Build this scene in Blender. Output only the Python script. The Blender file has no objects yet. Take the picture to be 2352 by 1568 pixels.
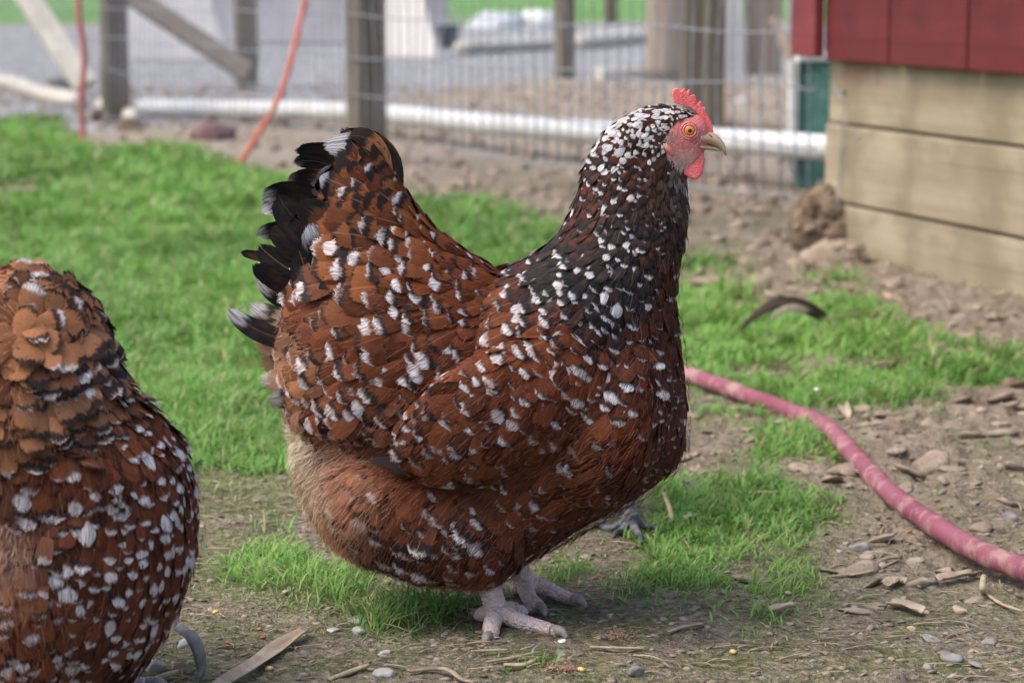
import bpy, bmesh, math, random
import numpy as np
from math import sin, cos, tan, atan, radians, pi
from mathutils import Vector, Matrix
from mathutils.bvhtree import BVHTree
random.seed(7); RNG = np.random.default_rng(11)
S = bpy.context.scene
COL = S.collection

# ------------------------------------------------------------------ camera, sky, sun, exposure
F = 2537.0; CZ = 0.56; TH = atan(366/2537.0)
cd = bpy.data.cameras.new('camera'); cam = bpy.data.objects.new('camera', cd); COL.objects.link(cam)
cam.location = (0, 0, CZ); cam.rotation_euler = (pi/2-TH, 0, 0)
cd.sensor_width = 22.2; cd.lens = 55.0; cd.clip_start = 0.05; cd.clip_end = 1500
cd.dof.use_dof = True; cd.dof.focus_distance = 2.17; cd.dof.aperture_fstop = 5.6
S.camera = cam
w = bpy.data.worlds.new('World'); S.world = w; w.use_nodes = True
nt = w.node_tree; nt.nodes.clear()
sky = nt.nodes.new('ShaderNodeTexSky'); sky.sky_type = 'NISHITA'; sky.sun_disc = False
SUN_EL, SUN_AZ = radians(56), radians(-105)
sky.sun_elevation = SUN_EL; sky.sun_rotation = SUN_AZ; sky.dust_density = 4.0; sky.ozone_density = 0.6; sky.air_density = 0.8
bg = nt.nodes.new('ShaderNodeBackground'); bg.inputs['Strength'].default_value = 0.15
wo = nt.nodes.new('ShaderNodeOutputWorld')
nt.links.new(sky.outputs[0], bg.inputs['Color']); nt.links.new(bg.outputs[0], wo.inputs['Surface'])
sl = bpy.data.lights.new('sun', 'SUN'); sl.energy = 0.9; sl.angle = radians(60); sl.color = (1.0, 0.99, 0.97)
so = bpy.data.objects.new('sun', sl); COL.objects.link(so)
sd = Vector((sin(SUN_AZ)*cos(SUN_EL), cos(SUN_AZ)*cos(SUN_EL), sin(SUN_EL)))
so.rotation_euler = sd.to_track_quat('Z', 'Y').to_euler()
vs = S.view_settings; vs.view_transform = 'Standard'; vs.look = 'None'; vs.gamma = 1.0; vs.use_curve_mapping = False
vs.exposure = 1.15
S.render.engine = 'CYCLES'
S.cycles.transparent_max_bounces = 16

# ------------------------------------------------------------------ mapping helpers
K = 2352/1024.0
def ray(px, py):
    cx = (px-512)/F; cy = (341-py)/F
    return Vector((cx, cos(TH)+cy*sin(TH), -sin(TH)+cy*cos(TH)))
def PYp(px, py, Y):
    d = ray(px, py); t = Y/d.y
    return Vector((d.x*t, Y, CZ+d.z*t))
def PI_(ix, iy, Y): return PYp(ix/K, iy/K, Y)
def GI(ix, iy, z=0.0):
    d = ray(ix/K, iy/K); t = (z-CZ)/d.z
    return Vector((d.x*t, d.y*t, z))
def PS(sx, sy, Y): return PYp(sx/3.375, sy/3.375, Y)
def GS(sx, sy, z=0.0): return GI(sx/3.375*K, sy/3.375*K, z)
def proj(x, y, z):
    dz = z-CZ
    dep = y*cos(TH)-dz*sin(TH); up = y*sin(TH)+dz*cos(TH)
    return (512+F*x/dep)*K, (341-F*up/dep)*K

# ------------------------------------------------------------------ value noise (numpy)
_tab = RNG.random((256, 256))
def vnoise(x, y):
    xi = np.floor(x).astype(int); yi = np.floor(y).astype(int)
    fx = x-xi; fy = y-yi; fx = fx*fx*(3-2*fx); fy = fy*fy*(3-2*fy)
    a = _tab[xi & 255, yi & 255]; b = _tab[(xi+1) & 255, yi & 255]
    c = _tab[xi & 255, (yi+1) & 255]; d = _tab[(xi+1) & 255, (yi+1) & 255]
    return (a*(1-fx)+b*fx)*(1-fy)+(c*(1-fx)+d*fx)*fy
def fbm(x, y, o=4):
    r = 0; a = 0.5
    for k in range(o):
        r = r+a*vnoise(x*2**k+17*k, y*2**k+31*k); a *= 0.5
    return r/(1-0.5**o)

# ------------------------------------------------------------------ object helpers
def link(name, me, mats=None, parent=None):
    o = bpy.data.objects.new(name, me); COL.objects.link(o)
    if mats is not None:
        if not isinstance(mats, (list, tuple)): mats = [mats]
        if len(me.materials) == 0:
            for m in mats: me.materials.append(m)
    if parent is not None: o.parent = parent
    return o
def tag(o, label=None, cat=None, group=None, kind=None):
    if label: o['label'] = label
    if cat: o['category'] = cat
    if group: o['group'] = group
    if kind: o['kind'] = kind
    return o
def empty(name, loc=(0, 0, 0)):
    o = bpy.data.objects.new(name, None); COL.objects.link(o); o.location = loc; o.empty_display_size = .05
    return o
def child(name, me, mats, parent):
    """mesh is in world coordinates; the thing's Empty sits at its base"""
    o = link(name, me, mats, parent)
    o.matrix_parent_inverse = Matrix.Translation(-Vector(parent.location)) if parent.type == 'EMPTY' else Matrix.Identity(4)
    return o
def mesh_from(name, verts, faces, smooth=True):
    me = bpy.data.meshes.new(name)
    me.from_pydata([tuple(v) for v in verts], [], [tuple(f) for f in faces]); me.update()
    if smooth: me.shade_smooth()
    return me
def np_mesh(name, V, Fq, attrs=None, uv=None, smooth=True):
    """V (n,3); Fq list of (m,k) int arrays; attrs: name -> (n,4)"""
    me = bpy.data.meshes.new(name)
    if not isinstance(Fq, list): Fq = [Fq]
    me.vertices.add(len(V)); me.vertices.foreach_set('co', np.asarray(V, dtype=np.float32).ravel())
    li = np.concatenate([f.ravel() for f in Fq]).astype(np.int32)
    tot = np.concatenate([np.full(len(f), f.shape[1]) for f in Fq]).astype(np.int32)
    st = np.concatenate([[0], np.cumsum(tot)[:-1]]).astype(np.int32)
    me.loops.add(len(li)); me.loops.foreach_set('vertex_index', li)
    me.polygons.add(len(tot)); me.polygons.foreach_set('loop_start', st); me.polygons.foreach_set('loop_total', tot)
    me.update(calc_edges=True)
    if attrs:
        for k, a in attrs.items():
            at = me.attributes.new(k, 'FLOAT_COLOR', 'POINT'); at.data.foreach_set('color', np.asarray(a, dtype=np.float32).ravel())
    if uv is not None:
        ul = me.uv_layers.new(name='UVMap'); ul.data.foreach_set('uv', np.asarray(uv, dtype=np.float32)[li].ravel())
    me.validate()
    if smooth: me.shade_smooth()
    return me
def box_mesh(name, c, sx, sy, sz, rot=None, bevel=0.004, wob=0.0):
    bm = bmesh.new(); bmesh.ops.create_cube(bm, size=1.0)
    for v in bm.verts: v.co = Vector((v.co.x*sx, v.co.y*sy, v.co.z*sz))
    if bevel > 0: bmesh.ops.bevel(bm, geom=bm.edges[:], offset=bevel, segments=2, affect='EDGES', profile=.6)
    M = rot.to_4x4() if rot is not None else Matrix.Identity(4)
    for v in bm.verts:
        v.co = M @ v.co + Vector(c)
    me = bpy.data.meshes.new(name); bm.to_mesh(me); bm.free(); return me
def beam_mesh(name, a, b, wd, th, up=(0, 0, 1), bevel=0.005, cuts=0, wob=0.0):
    """a board from a to b; wd across, th thick (along `up` made perpendicular)"""
    a = Vector(a); b = Vector(b); d = (b-a); L = d.length; d.normalize()
    u = Vector(up); u = (u-d*u.dot(d)).normalized(); s = d.cross(u)
    R = Matrix((d, s, u)).transposed()
    bm = bmesh.new(); bmesh.ops.create_cube(bm, size=1.0)
    for v in bm.verts: v.co = Vector((v.co.x*L, v.co.y*wd, v.co.z*th))
    if bevel > 0: bmesh.ops.bevel(bm, geom=bm.edges[:], offset=bevel, segments=2, affect='EDGES', profile=.6)
    if cuts:
        for k in range(1, cuts):
            bmesh.ops.bisect_plane(bm, geom=bm.verts[:]+bm.edges[:]+bm.faces[:], plane_co=(L*(k/cuts-.5), 0, 0), plane_no=(1, 0, 0))
        for v in bm.verts:
            n = v.co.x*3.1
            v.co.y += wob*sin(n*1.7+wd*90); v.co.z += wob*sin(n*2.3+1+wd*40)
    for v in bm.verts: v.co = R @ v.co + (a+b)/2
    me = bpy.data.meshes.new(name); bm.to_mesh(me); bm.free(); return me
def tube_data(pts, rad, seg=12, cap=True, squash=None):
    pts = [Vector(p) for p in pts]; n = len(pts)
    if not hasattr(rad, '__len__'): rad = [rad]*n
    V = []; Fc = []
    up = Vector((0, 0, 1)); prev = None
    for i, p in enumerate(pts):
        t = (pts[min(i+1, n-1)]-pts[max(i-1, 0)]).normalized()
        if prev is None:
            u = up if abs(t.dot(up)) < .9 else Vector((0, 1, 0))
        else: u = prev
        u = (u-t*u.dot(t)).normalized(); prev = u; s = t.cross(u)
        for k in range(seg):
            a = 2*pi*k/seg
            V.append(p+(u*sin(a)*(squash or 1)+s*cos(a))*rad[i])
    for i in range(n-1):
        for k in range(seg):
            k2 = (k+1) % seg
            Fc.append((i*seg+k, i*seg+k2, (i+1)*seg+k2, (i+1)*seg+k))
    if cap:
        Fc.append(tuple(range(seg))[::-1]); Fc.append(tuple((n-1)*seg+k for k in range(seg)))
    return V, Fc
def spline(pts, n=8):
    """Catmull-Rom through pts"""
    P = [Vector(p) for p in pts]; P = [P[0]*2-P[1]]+P+[P[-1]*2-P[-2]]; out = []
    for i in range(1, len(P)-2):
        for k in range(n):
            t = k/n
            out.append(.5*((2*P[i])+(-P[i-1]+P[i+1])*t+(2*P[i-1]-5*P[i]+4*P[i+1]-P[i+2])*t*t+(-P[i-1]+3*P[i]-3*P[i+1]+P[i+2])*t**3))
    out.append(P[-2]); return out
def tube_mesh(name, pts, rad, seg=12, squash=None):
    V, Fc = tube_data(pts, rad, seg, True, squash); return mesh_from(name, V, Fc)
def merge(parts):
    V = []; Fc = []
    for v, f in parts:
        o = len(V); V += list(v); Fc += [tuple(i+o for i in q) for q in f]
    return V, Fc
def remesh(name, parts, voxel, smooth=4, factor=.5):
    V, Fc = merge(parts); me = mesh_from(name+'_raw', V, Fc)
    bm = bmesh.new(); bm.from_mesh(me); bmesh.ops.recalc_face_normals(bm, faces=bm.faces[:]); bm.to_mesh(me); bm.free()
    o = bpy.data.objects.new('tmp', me); COL.objects.link(o)
    m = o.modifiers.new('r', 'REMESH'); m.mode = 'VOXEL'; m.voxel_size = voxel
    if smooth:
        s = o.modifiers.new('s', 'SMOOTH'); s.factor = factor; s.iterations = smooth
    dg = bpy.context.evaluated_depsgraph_get(); dg.update()
    r = bpy.data.meshes.new_from_object(o.evaluated_get(dg)); r.name = name
    bpy.data.objects.remove(o); bpy.data.meshes.remove(me); r.shade_smooth(); return r
_icos = {}
def ico(sub):
    if sub not in _icos:
        bm = bmesh.new(); bmesh.ops.create_icosphere(bm, subdivisions=sub, radius=1)
        _icos[sub] = (np.array([v.co[:] for v in bm.verts]), np.array([[v.index for v in f.verts] for f in bm.faces])); bm.free()
    return _icos[sub]
def rock_np(rng, sub, r, flat=.6, ang=.3, cuts=7):
    """a stone: sphere cut flat by random planes"""
    v, f = ico(sub); v = v.copy()
    for k in range(cuts):
        n = rng.normal(size=3); n /= np.linalg.norm(n); d = rng.uniform(.5, .85)
        t = v@n; m = t > d; v[m] -= np.outer(t[m]-d, n)*.95
    v *= 1+ang*(vnoise(v[:, 0]*3+9*rng.random()+50, v[:, 1]*3+v[:, 2]*2+70)[:, None]-.5)
    s = np.array([1, rng.uniform(.6, 1), flat*rng.uniform(.8, 1.1)])*r
    a = rng.uniform(0, 2*pi); c_, s_ = cos(a), sin(a)
    v = v*s; v = v@np.array([[c_, s_, 0], [-s_, c_, 0], [0, 0, 1]])
    tl = rng.normal(size=2)*.18
    v[:, 2] += v[:, 0]*tl[0]+v[:, 1]*tl[1]
    return v, f

# ------------------------------------------------------------------ materials
class NB:
    def __init__(s, name, rough=.8, spec=.3):
        s.m = bpy.data.materials.new(name); s.m.use_nodes = True; s.t = s.m.node_tree
        s.b = s.t.nodes['Principled BSDF']; s.b.inputs['Roughness'].default_value = rough
        s.b.inputs['Specular IOR Level'].default_value = spec
    def n(s, typ, **kw):
        nd = s.t.nodes.new('ShaderNode'+typ)
        for k, v in kw.items():
            if k.startswith('i_'):
                key = k[2:]; nd.inputs[int(key) if key.isdigit() else key.replace('_', ' ')].default_value = v
            else: setattr(nd, k, v)
        return nd
    def l(s, a, b): s.t.links.new(a, b)
    def put(s, sock, v):
        if hasattr(v, 'is_output') or isinstance(v, bpy.types.NodeSocket): s.l(v, sock)
        else: sock.default_value = v
    def math(s, op, a, b=0.0, c=None, clamp=False):
        nd = s.n('Math', operation=op, use_clamp=clamp); s.put(nd.inputs[0], a); s.put(nd.inputs[1], b)
        if c is not None: s.put(nd.inputs[2], c)
        return nd.outputs[0]
    def ramp(s, v, a, b, lo=0.0, hi=1.0):
        nd = s.n('MapRange', interpolation_type='SMOOTHSTEP'); s.put(nd.inputs[0], v)
        for i, x in enumerate((a, b, lo, hi)): s.put(nd.inputs[i+1], x)
        return nd.outputs[0]
    def mix(s, f, a, b, typ='MIX'):
        nd = s.n('Mix', data_type='RGBA', blend_type=typ); s.put(nd.inputs[0], f)
        for i, x in ((6, a), (7, b)):
            if isinstance(x, (tuple, list)): x = tuple(x)+((1,) if len(x) == 3 else ())
            s.put(nd.inputs[i], x)
        return nd.outputs[2]
    def co(s, sc=(1, 1, 1), rot=(0, 0, 0), kind='Object'):
        tc = s.n('TexCoord'); mp = s.n('Mapping'); mp.inputs['Scale'].default_value = sc; mp.inputs['Rotation'].default_value = rot
        s.l(tc.outputs[kind], mp.inputs[0]); return mp.outputs[0]
    def noise(s, v, scale, det=4, rough=.55, dist=0.0):
        nd = s.n('TexNoise'); s.l(v, nd.inputs['Vector']); nd.inputs['Scale'].default_value = scale
        nd.inputs['Detail'].default_value = det; nd.inputs['Roughness'].default_value = rough; nd.inputs['Distortion'].default_value = dist
        return nd.outputs[0]
    def attr(s, name):
        return s.n('Attribute', attribute_name=name, attribute_type='GEOMETRY')
    def bump(s, h, strength=.5, dist=.002):
        bp = s.n('Bump'); bp.inputs['Strength'].default_value = strength; bp.inputs['Distance'].default_value = dist
        s.put(bp.inputs['Height'], h); s.l(bp.outputs[0], s.b.inputs['Normal'])
    def base(s, c): s.put(s.b.inputs['Base Color'], c if not isinstance(c, tuple) else tuple(c)+(1,))
def simple(name, c1, c2, scale=8, rough=.85, bump=.4, bd=.002, spec=.3, sc=(1, 1, 1), c3=None, s3=40):
    b = NB(name, rough, spec); v = b.co(sc); n1 = b.noise(v, scale, 6, .6)
    c = b.mix(b.ramp(n1, .35, .65), c1, c2)
    n2 = b.noise(v, s3, 4, .6)
    if c3: c = b.mix(b.ramp(n2, .55, .72), c, c3)
    b.base(c); b.bump(b.math('ADD', n1, b.math('MULTIPLY', n2, .5)), bump, bd); return b.m

def wood(name, c1, c2, axis, rough=.8, knots=True, paint=None):
    """weathered timber, grain stretched along one axis"""
    b = NB(name, rough, .25); sc = [14, 14, 14]; sc['xyz'.index(axis)] = .9
    v = b.co(tuple(sc)); g = b.noise(v, 1.6, 8, .65, .6); g2 = b.noise(v, 7, 4, .6)
    v1 = b.co((1, 1, 1)); big = b.noise(v1, 3.5, 4, .5)
    c = b.mix(b.ramp(g, .3, .7), c1, c2); c = b.mix(b.math('MULTIPLY', b.ramp(g2, .5, .75), .35), c, tuple(x*.45 for x in c1))
    c = b.mix(b.math('MULTIPLY', b.ramp(big, .45, .7), .4), c, tuple(x*.7 for x in c2))
    b.base(c); b.bump(b.math('ADD', g, g2), .5, .003); return b.m

M = {}
M['post'] = wood('treated_post_wood', (.115, .095, .068), (.20, .17, .125), 'z')
M['post_dark'] = wood('dark_post_and_shaded_face_wood', (.10, .08, .055), (.17, .14, .10), 'z')  # dark post timber; its tone also paints the shaded face of a lighter post
M['pale_wood'] = wood('pale_sawn_wood', (.46, .42, .35), (.62, .58, .50), 'z')
M['brown_wood'] = wood('brown_brace_wood', (.24, .185, .135), (.34, .28, .22), 'x')
M['grey_sheet'] = simple('grey_plywood', (.36, .35, .35), (.45, .44, .43), 1.5, .85, .2)
M['mauve_sheet'] = simple('dull_grey_plywood', (.27, .26, .27), (.34, .33, .34), 1.5, .85, .2)
M['beige_sheet'] = simple('beige_plywood', (.58, .53, .46), (.66, .61, .55), 1.2, .8, .2)
M['log_bark'] = simple('weathered_log', (.20, .155, .12), (.33, .27, .22), 6, .9, .8, .006, sc=(1, 1, .15))
M['white_pipe'] = simple('white_plastic_pipe', (.58, .59, .57), (.48, .49, .46), 5, .35, .1, .001, .5, c3=(.45, .42, .34), s3=22)
M['wire'] = simple('galvanised_wire', (.16, .17, .20), (.26, .28, .31), 40, .5, .1, .0005, .5)
M['rope'] = simple('faded_red_rope', (.46, .10, .065), (.40, .15, .10), 30, .8, .5, .002)
M['rope_pink'] = simple('faded_pink_rope', (.52, .16, .15), (.46, .20, .18), 30, .8, .5, .002)
M['green_paint'] = simple('flaking_green_paint', (.07, .20, .155), (.11, .26, .21), 14, .7, .4, .002, c3=(.45, .5, .45), s3=60)
M['white_paint'] = simple('dirty_white_paint', (.62, .63, .60), (.45, .46, .43), 14, .7, .3)
M['black_plastic'] = simple('black_plastic', (.03, .035, .04), (.06, .065, .07), 10, .5, .2)
M['tarp'] = simple('grey_tarp', (.32, .34, .36), (.5, .52, .54), 5, .6, .6, .02)
M['stone_grey'] = simple('grey_stone', (.14, .132, .120), (.235, .225, .205), 30, .85, .6, .001, c3=(.30, .28, .25), s3=120)
M['stone_pale'] = simple('pale_stone', (.30, .285, .26), (.40, .385, .35), 40, .85, .6, .001, c3=(.30, .28, .25), s3=130)
M['stone_tan'] = simple('tan_stone', (.36, .25, .16), (.46, .34, .23), 40, .8, .4, .001)
M['stone_red'] = simple('red_brown_stone', (.12, .065, .06), (.19, .12, .11), 15, .9, .8, .01)
M['mud'] = simple('dried_mud', (.215, .165, .12), (.33, .265, .20), 26, .95, 1.0, .004, .15, c3=(.14, .10, .07), s3=120)
M['mud_dark'] = simple('dark_crumbly_mud', (.10, .07, .045), (.22, .165, .115), 40, .95, 1.0, .006, .15, c3=(.07, .05, .035), s3=90)
M['straw'] = simple('dry_straw', (.30, .235, .14), (.42, .34, .21), 60, .7, .3, .0005, sc=(1, 1, 1), c3=(.25, .18, .11), s3=180)
M['twig'] = simple('brown_twig', (.20, .15, .10), (.34, .27, .19), 80, .85, .5, .0006)
M['twig_grey'] = simple('grey_twig', (.19, .175, .165), (.30, .28, .26), 80, .7, .5, .0006)
M['leaf_dry'] = simple('dry_leaf', (.30, .23, .155), (.42, .34, .25), 50, .75, .4, .0006, c3=(.32, .22, .14), s3=120)
M['corn'] = simple('corn_grain', (.55, .34, .07), (.65, .47, .18), 150, .45, .1, .0003, .5)
M['milo'] = simple('red_grain', (.30, .08, .045), (.40, .14, .08), 150, .5, .1, .0003, .5)
M['chalk'] = simple('white_dropping', (.75, .74, .70), (.55, .52, .46), 120, .8, .4, .0006)

def plank_mat(name, c1, c2, stain=None, rough=.75, smear=False):
    """cladding, long grain along the board (local u = world direction handled by object coords of a rotated board)"""
    b = NB(name, rough, .25); v = b.co((1.2, 18, 18)); g = b.noise(v, 1.3, 8, .65, .5)
    v1 = b.co(); big = b.noise(v1, 4, 5, .55); fine = b.noise(v1, 60, 3, .6)
    c = b.mix(b.ramp(g, .3, .7), c1, c2)
    if stain: c = b.mix(b.math('MULTIPLY', b.ramp(big, .44, .62), .8), c, stain)
    crk = b.noise(b.co((.8, 60, 60)), 1.0, 3, .6, .3); c = b.mix(b.math('MULTIPLY', b.ramp(crk, .62, .72), .6), c, tuple(x*.35 for x in c1))
    wr = b.noise(b.co((3, 9, 9)), 2.2, 6, .7); c = b.mix(b.math('MULTIPLY', b.ramp(wr, .56, .70), .35), c, (.16, .13, .09) if c1[1] > .1 else tuple(x*.5 for x in c1))
    if smear:
        sx = b.n('SeparateXYZ'); b.l(v1, sx.inputs[0]); sm = b.math('MULTIPLY', b.ramp(sx.outputs[0], -1.27, -1.22), b.ramp(sx.outputs[0], -1.03, -1.10))
        sm = b.math('MULTIPLY', sm, b.ramp(sx.outputs[2], -.005, .025)); ns = b.noise(b.co((25, 10, 3)), 1.0, 4, .6)
        c = b.mix(b.math('MULTIPLY', b.math('MULTIPLY', sm, b.ramp(ns, .3, .6)), .6), c, (.24, .09, .065))
    b.base(c); b.bump(b.math('ADD', g, b.math('MULTIPLY', fine, .4)), .35, .002); return b.m
M['tan_board'] = plank_mat('tan_base_board', (.25, .20, .125), (.385, .325, .225), (.20, .16, .10))
M['tan_top'] = plank_mat('tan_top_board', (.25, .20, .125), (.385, .325, .225), (.20, .16, .10), .75, True)
M['red_board'] = plank_mat('barn_red_paint', (.105, .014, .016), (.135, .021, .023), (.08, .013, .014), .6)
M['red_trim'] = plank_mat('barn_red_trim', (.17, .030, .032), (.20, .042, .042), (.13, .028, .028), .6)

# skin, horn
def skin(name, c1, c2, c3, scale=300, bump=.6, bd=.0006, rough=.45, rings=None, sss=.15):
    b = NB(name, rough, .45); v = b.co(); n1 = b.noise(v, scale*.25, 4, .6); n2 = b.noise(v, scale, 3, .6)
    vo = b.n('TexVoronoi'); b.l(v, vo.inputs['Vector']); vo.inputs['Scale'].default_value = scale*1.5
    c = b.mix(b.ramp(n1, .35, .65), c1, c2); c = b.mix(b.math('MULTIPLY', b.ramp(n2, .5, .7), .6), c, c3); b.base(c)
    h = b.math('ADD', n2, vo.outputs[0])
    if rings:
        wv = b.n('TexWave', wave_type='BANDS', bands_direction='X'); mp = b.co((1, 1, .45), (0, .45, 0)); b.l(mp, wv.inputs[0])
        wv.inputs['Scale'].default_value = rings; wv.inputs['Distortion'].default_value = 1.2; wv.inputs['Detail'].default_value = 1
        h = b.math('ADD', b.math('MULTIPLY', wv.outputs[1], 2.2), b.math('MULTIPLY', n2, .6))
        b.base(b.mix(b.math('MULTIPLY', b.ramp(wv.outputs[1], .25, .0), .45), c, tuple(x*.5 for x in c3)))
    b.bump(h, bump, bd)
    b.b.inputs['Subsurface Weight'].default_value = sss; b.b.inputs['Subsurface Radius'].default_value = (.004, .0015, .001)
    b.b.inputs['Subsurface Scale'].default_value = 1.0
    return b.m
M['comb'] = skin('red_comb_skin', (.72, .10, .10), (.82, .16, .15), (.78, .30, .27), 500, .8, .0008, .4)
M['face'] = skin('pink_face_skin', (.62, .16, .15), (.66, .24, .21), (.72, .45, .40), 600, .9, .0008, .5)
M['leg'] = skin('pale_leg_scales', (.58, .43, .39), (.66, .53, .49), (.40, .28, .23), 260, 1.0, .0016, .5, sss=.08)
M['leg_dark'] = skin('slate_leg_scales', (.10, .10, .11), (.17, .17, .18), (.07, .07, .07), 260, 1.0, .001, .6, sss=0)
M['claw'] = simple('muddy_claw', (.19, .16, .13), (.30, .26, .22), 150, .7, .5, .0006)
M['iris'] = simple('amber_iris', (.55, .15, .012), (.62, .22, .03), 400, .15, .0, .0001, .6)
M['pupil'] = simple('black_pupil', (.005, .005, .005), (.008, .008, .008), 10, .05, 0, .0001, .6)
def beak_mat():
    b = NB('horn_beak', .35, .5); v = b.co(); tc = b.attr('fcol')
    n = b.noise(v, 300, 4); c = b.mix(b.math('MULTIPLY', n, .3), tc.outputs['Color'], (.35, .22, .14)); b.base(c); b.bump(n, .3, .0004); return b.m
M['beak'] = beak_mat()
def body_mat():
    b = NB('down_and_skin', .8, .2); a = b.attr('fcol'); v = b.co()
    n = b.noise(v, 700, 3, .6); n1 = b.noise(v, 150, 4, .6)
    c = b.mix(b.math('MULTIPLY', b.ramp(n, .45, .7), .5), a.outputs['Color'], b.mix(.5, a.outputs['Color'], (.75, .52, .46)))
    c = b.mix(a.outputs['Alpha'], a.outputs['Color'], c); b.base(c)
    vo = b.n('TexVoronoi'); b.l(v, vo.inputs['Vector']); vo.inputs['Scale'].default_value = 800
    b.bump(b.math('ADD', b.math('ADD', n, n1), vo.outputs[0]), .9, .0008)
    b.b.inputs['Subsurface Weight'].default_value = .08; b.b.inputs['Subsurface Radius'].default_value = (.003, .001, .001); return b.m
M['body'] = body_mat()
def feather_mat():
    b = NB('speckled_feather', .6, .11); a = b.attr('fcol'); p = b.attr('fpar')
    uvn = b.n('UVMap'); sp = b.n('SeparateXYZ'); b.l(uvn.outputs[0], sp.inputs[0])
    u = b.math('SUBTRACT', b.math('MULTIPLY', sp.outputs[0], 2.0), 1.0); v = sp.outputs[1]
    au = b.math('ABSOLUTE', u)
    ps = b.n('SeparateColor'); b.l(p.outputs['Color'], ps.inputs[0])
    wsize, blk, rnd = ps.outputs[0], ps.outputs[1], ps.outputs[2]; soft = p.outputs['Alpha']
    # barb coordinate: barbs leave the shaft slanting towards the tip
    barb = b.math('SUBTRACT', v, b.math('MULTIPLY', au, .30))
    cx = b.n('CombineXYZ'); b.l(b.math('MULTIPLY', barb, 34), cx.inputs[0]); b.l(b.math('MULTIPLY', u, 1.6), cx.inputs[1]); b.l(b.math('MULTIPLY', rnd, 91), cx.inputs[2])
    st = b.noise(cx.outputs[0], 1.0, 2, .6)
    cx2 = b.n('CombineXYZ'); b.l(b.math('MULTIPLY', v, 5), cx2.inputs[0]); b.l(b.math('MULTIPLY', u, 2.2), cx2.inputs[1]); b.l(b.math('MULTIPLY', rnd, 53), cx2.inputs[2])
    bl = b.noise(cx2.outputs[0], 1.0, 3, .6)
    # radial streaks at the tip
    cx3 = b.n('CombineXYZ'); b.l(b.math('MULTIPLY', u, 15), cx3.inputs[0]); b.l(b.math('MULTIPLY', v, 1.5), cx3.inputs[1]); b.l(b.math('MULTIPLY', rnd, 37), cx3.inputs[2])
    rs = b.noise(cx3.outputs[0], 1.0, 2, .6)
    tipd = b.math('SUBTRACT', b.math('SUBTRACT', 1.0, v), b.math('MULTIPLY', b.math('MULTIPLY', u, u), .03))  # 0 at tip
    tn = b.math('ADD', tipd, b.math('MULTIPLY', b.math('SUBTRACT', rs, .5), .34))
    tn = b.math('ADD', tn, b.math('MULTIPLY', b.math('SUBTRACT', bl, .5), .26))
    wse = b.math('MULTIPLY', wsize, b.math('SUBTRACT', 1.10, b.math('MULTIPLY', b.math('MULTIPLY', u, u), .65)))
    wm = b.math('MULTIPLY', b.ramp(b.math('SUBTRACT', tn, wse), .06, -.07), b.ramp(wsize, .01, .05))
    bedge = b.math('ADD', wsize, b.math('MULTIPLY', blk, .30))
    km = b.ramp(b.math('SUBTRACT', tn, bedge), .05, -.03)
    km = b.math('MULTIPLY', km, b.ramp(blk, .05, .2))
    blot = b.math('MULTIPLY', b.ramp(bl, .60, .68), b.ramp(blk, .35, .8))
    km = b.math('MAXIMUM', km, blot)
    base = b.mix(b.math('MULTIPLY', b.ramp(st, .3, .7), .45), a.outputs['Color'], b.mix(.55, a.outputs['Color'], (0, 0, 0)))
    base = b.mix(b.math('MULTIPLY', b.ramp(bl, .3, .7), .22), base, b.mix(.2, base, (.62, .28, .10)))
    c = b.mix(b.math('MULTIPLY', km, .93), base, (.010, .010, .011))
    sh = b.math('MULTIPLY', b.ramp(au, .06, .02), b.ramp(b.math('FRACT', b.math('MULTIPLY', rnd, 7.3)), .5, .9)); c = b.mix(b.math('MULTIPLY', sh, .38), c, b.mix(.5, c, (.62, .34, .16)))
    wc = b.mix(b.ramp(rs, .34, .66), b.mix(.5, a.outputs['Color'], (.30, .25, .23)), (.76, .74, .74))
    wc = b.mix(b.math('MULTIPLY', b.ramp(st, .55, .75), .35), wc, (.35, .26, .22))
    c = b.mix(wm, c, wc); b.base(c)
    b.bump(b.math('ADD', st, rs), .35, .0006)
    # frayed edge
    edge = b.math('MAXIMUM', b.math('SUBTRACT', 1.0, tipd), au)
    fr = b.math('SUBTRACT', b.math('ADD', edge, b.math('MULTIPLY', b.math('SUBTRACT', b.math('MAXIMUM', st, rs), .5), b.math('ADD', .34, soft))), .975)
    al = b.math('GREATER_THAN', fr, 0.0)
    tr = b.n('BsdfTransparent'); mx = b.n('MixShader'); b.l(al, mx.inputs[0]); b.l(b.b.outputs[0], mx.inputs[1]); b.l(tr.outputs[0], mx.inputs[2])
    out = b.t.nodes['Material Output']; b.l(mx.outputs[0], out.inputs['Surface'])
    return b.m
M['feather'] = feather_mat()
def strand_mat(name='down_strand', rough=.75):
    b = NB(name, rough, .2); a = b.attr('fcol'); b.base(a.outputs['Color']); return b.m
M['strand'] = strand_mat()
def blade_mat():
    b = NB('grass_blade', .5, .35); a = b.attr('fcol'); b.base(a.outputs['Color'])
    tl = b.n('BsdfTranslucent'); b.l(a.outputs['Color'], tl.inputs[0]); mx = b.n('MixShader'); mx.inputs[0].default_value = .35
    b.l(b.b.outputs[0], mx.inputs[1]); b.l(tl.outputs[0], mx.inputs[2]); b.l(mx.outputs[0], b.t.nodes['Material Output'].inputs['Surface']); return b.m
M['blade'] = blade_mat()

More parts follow.
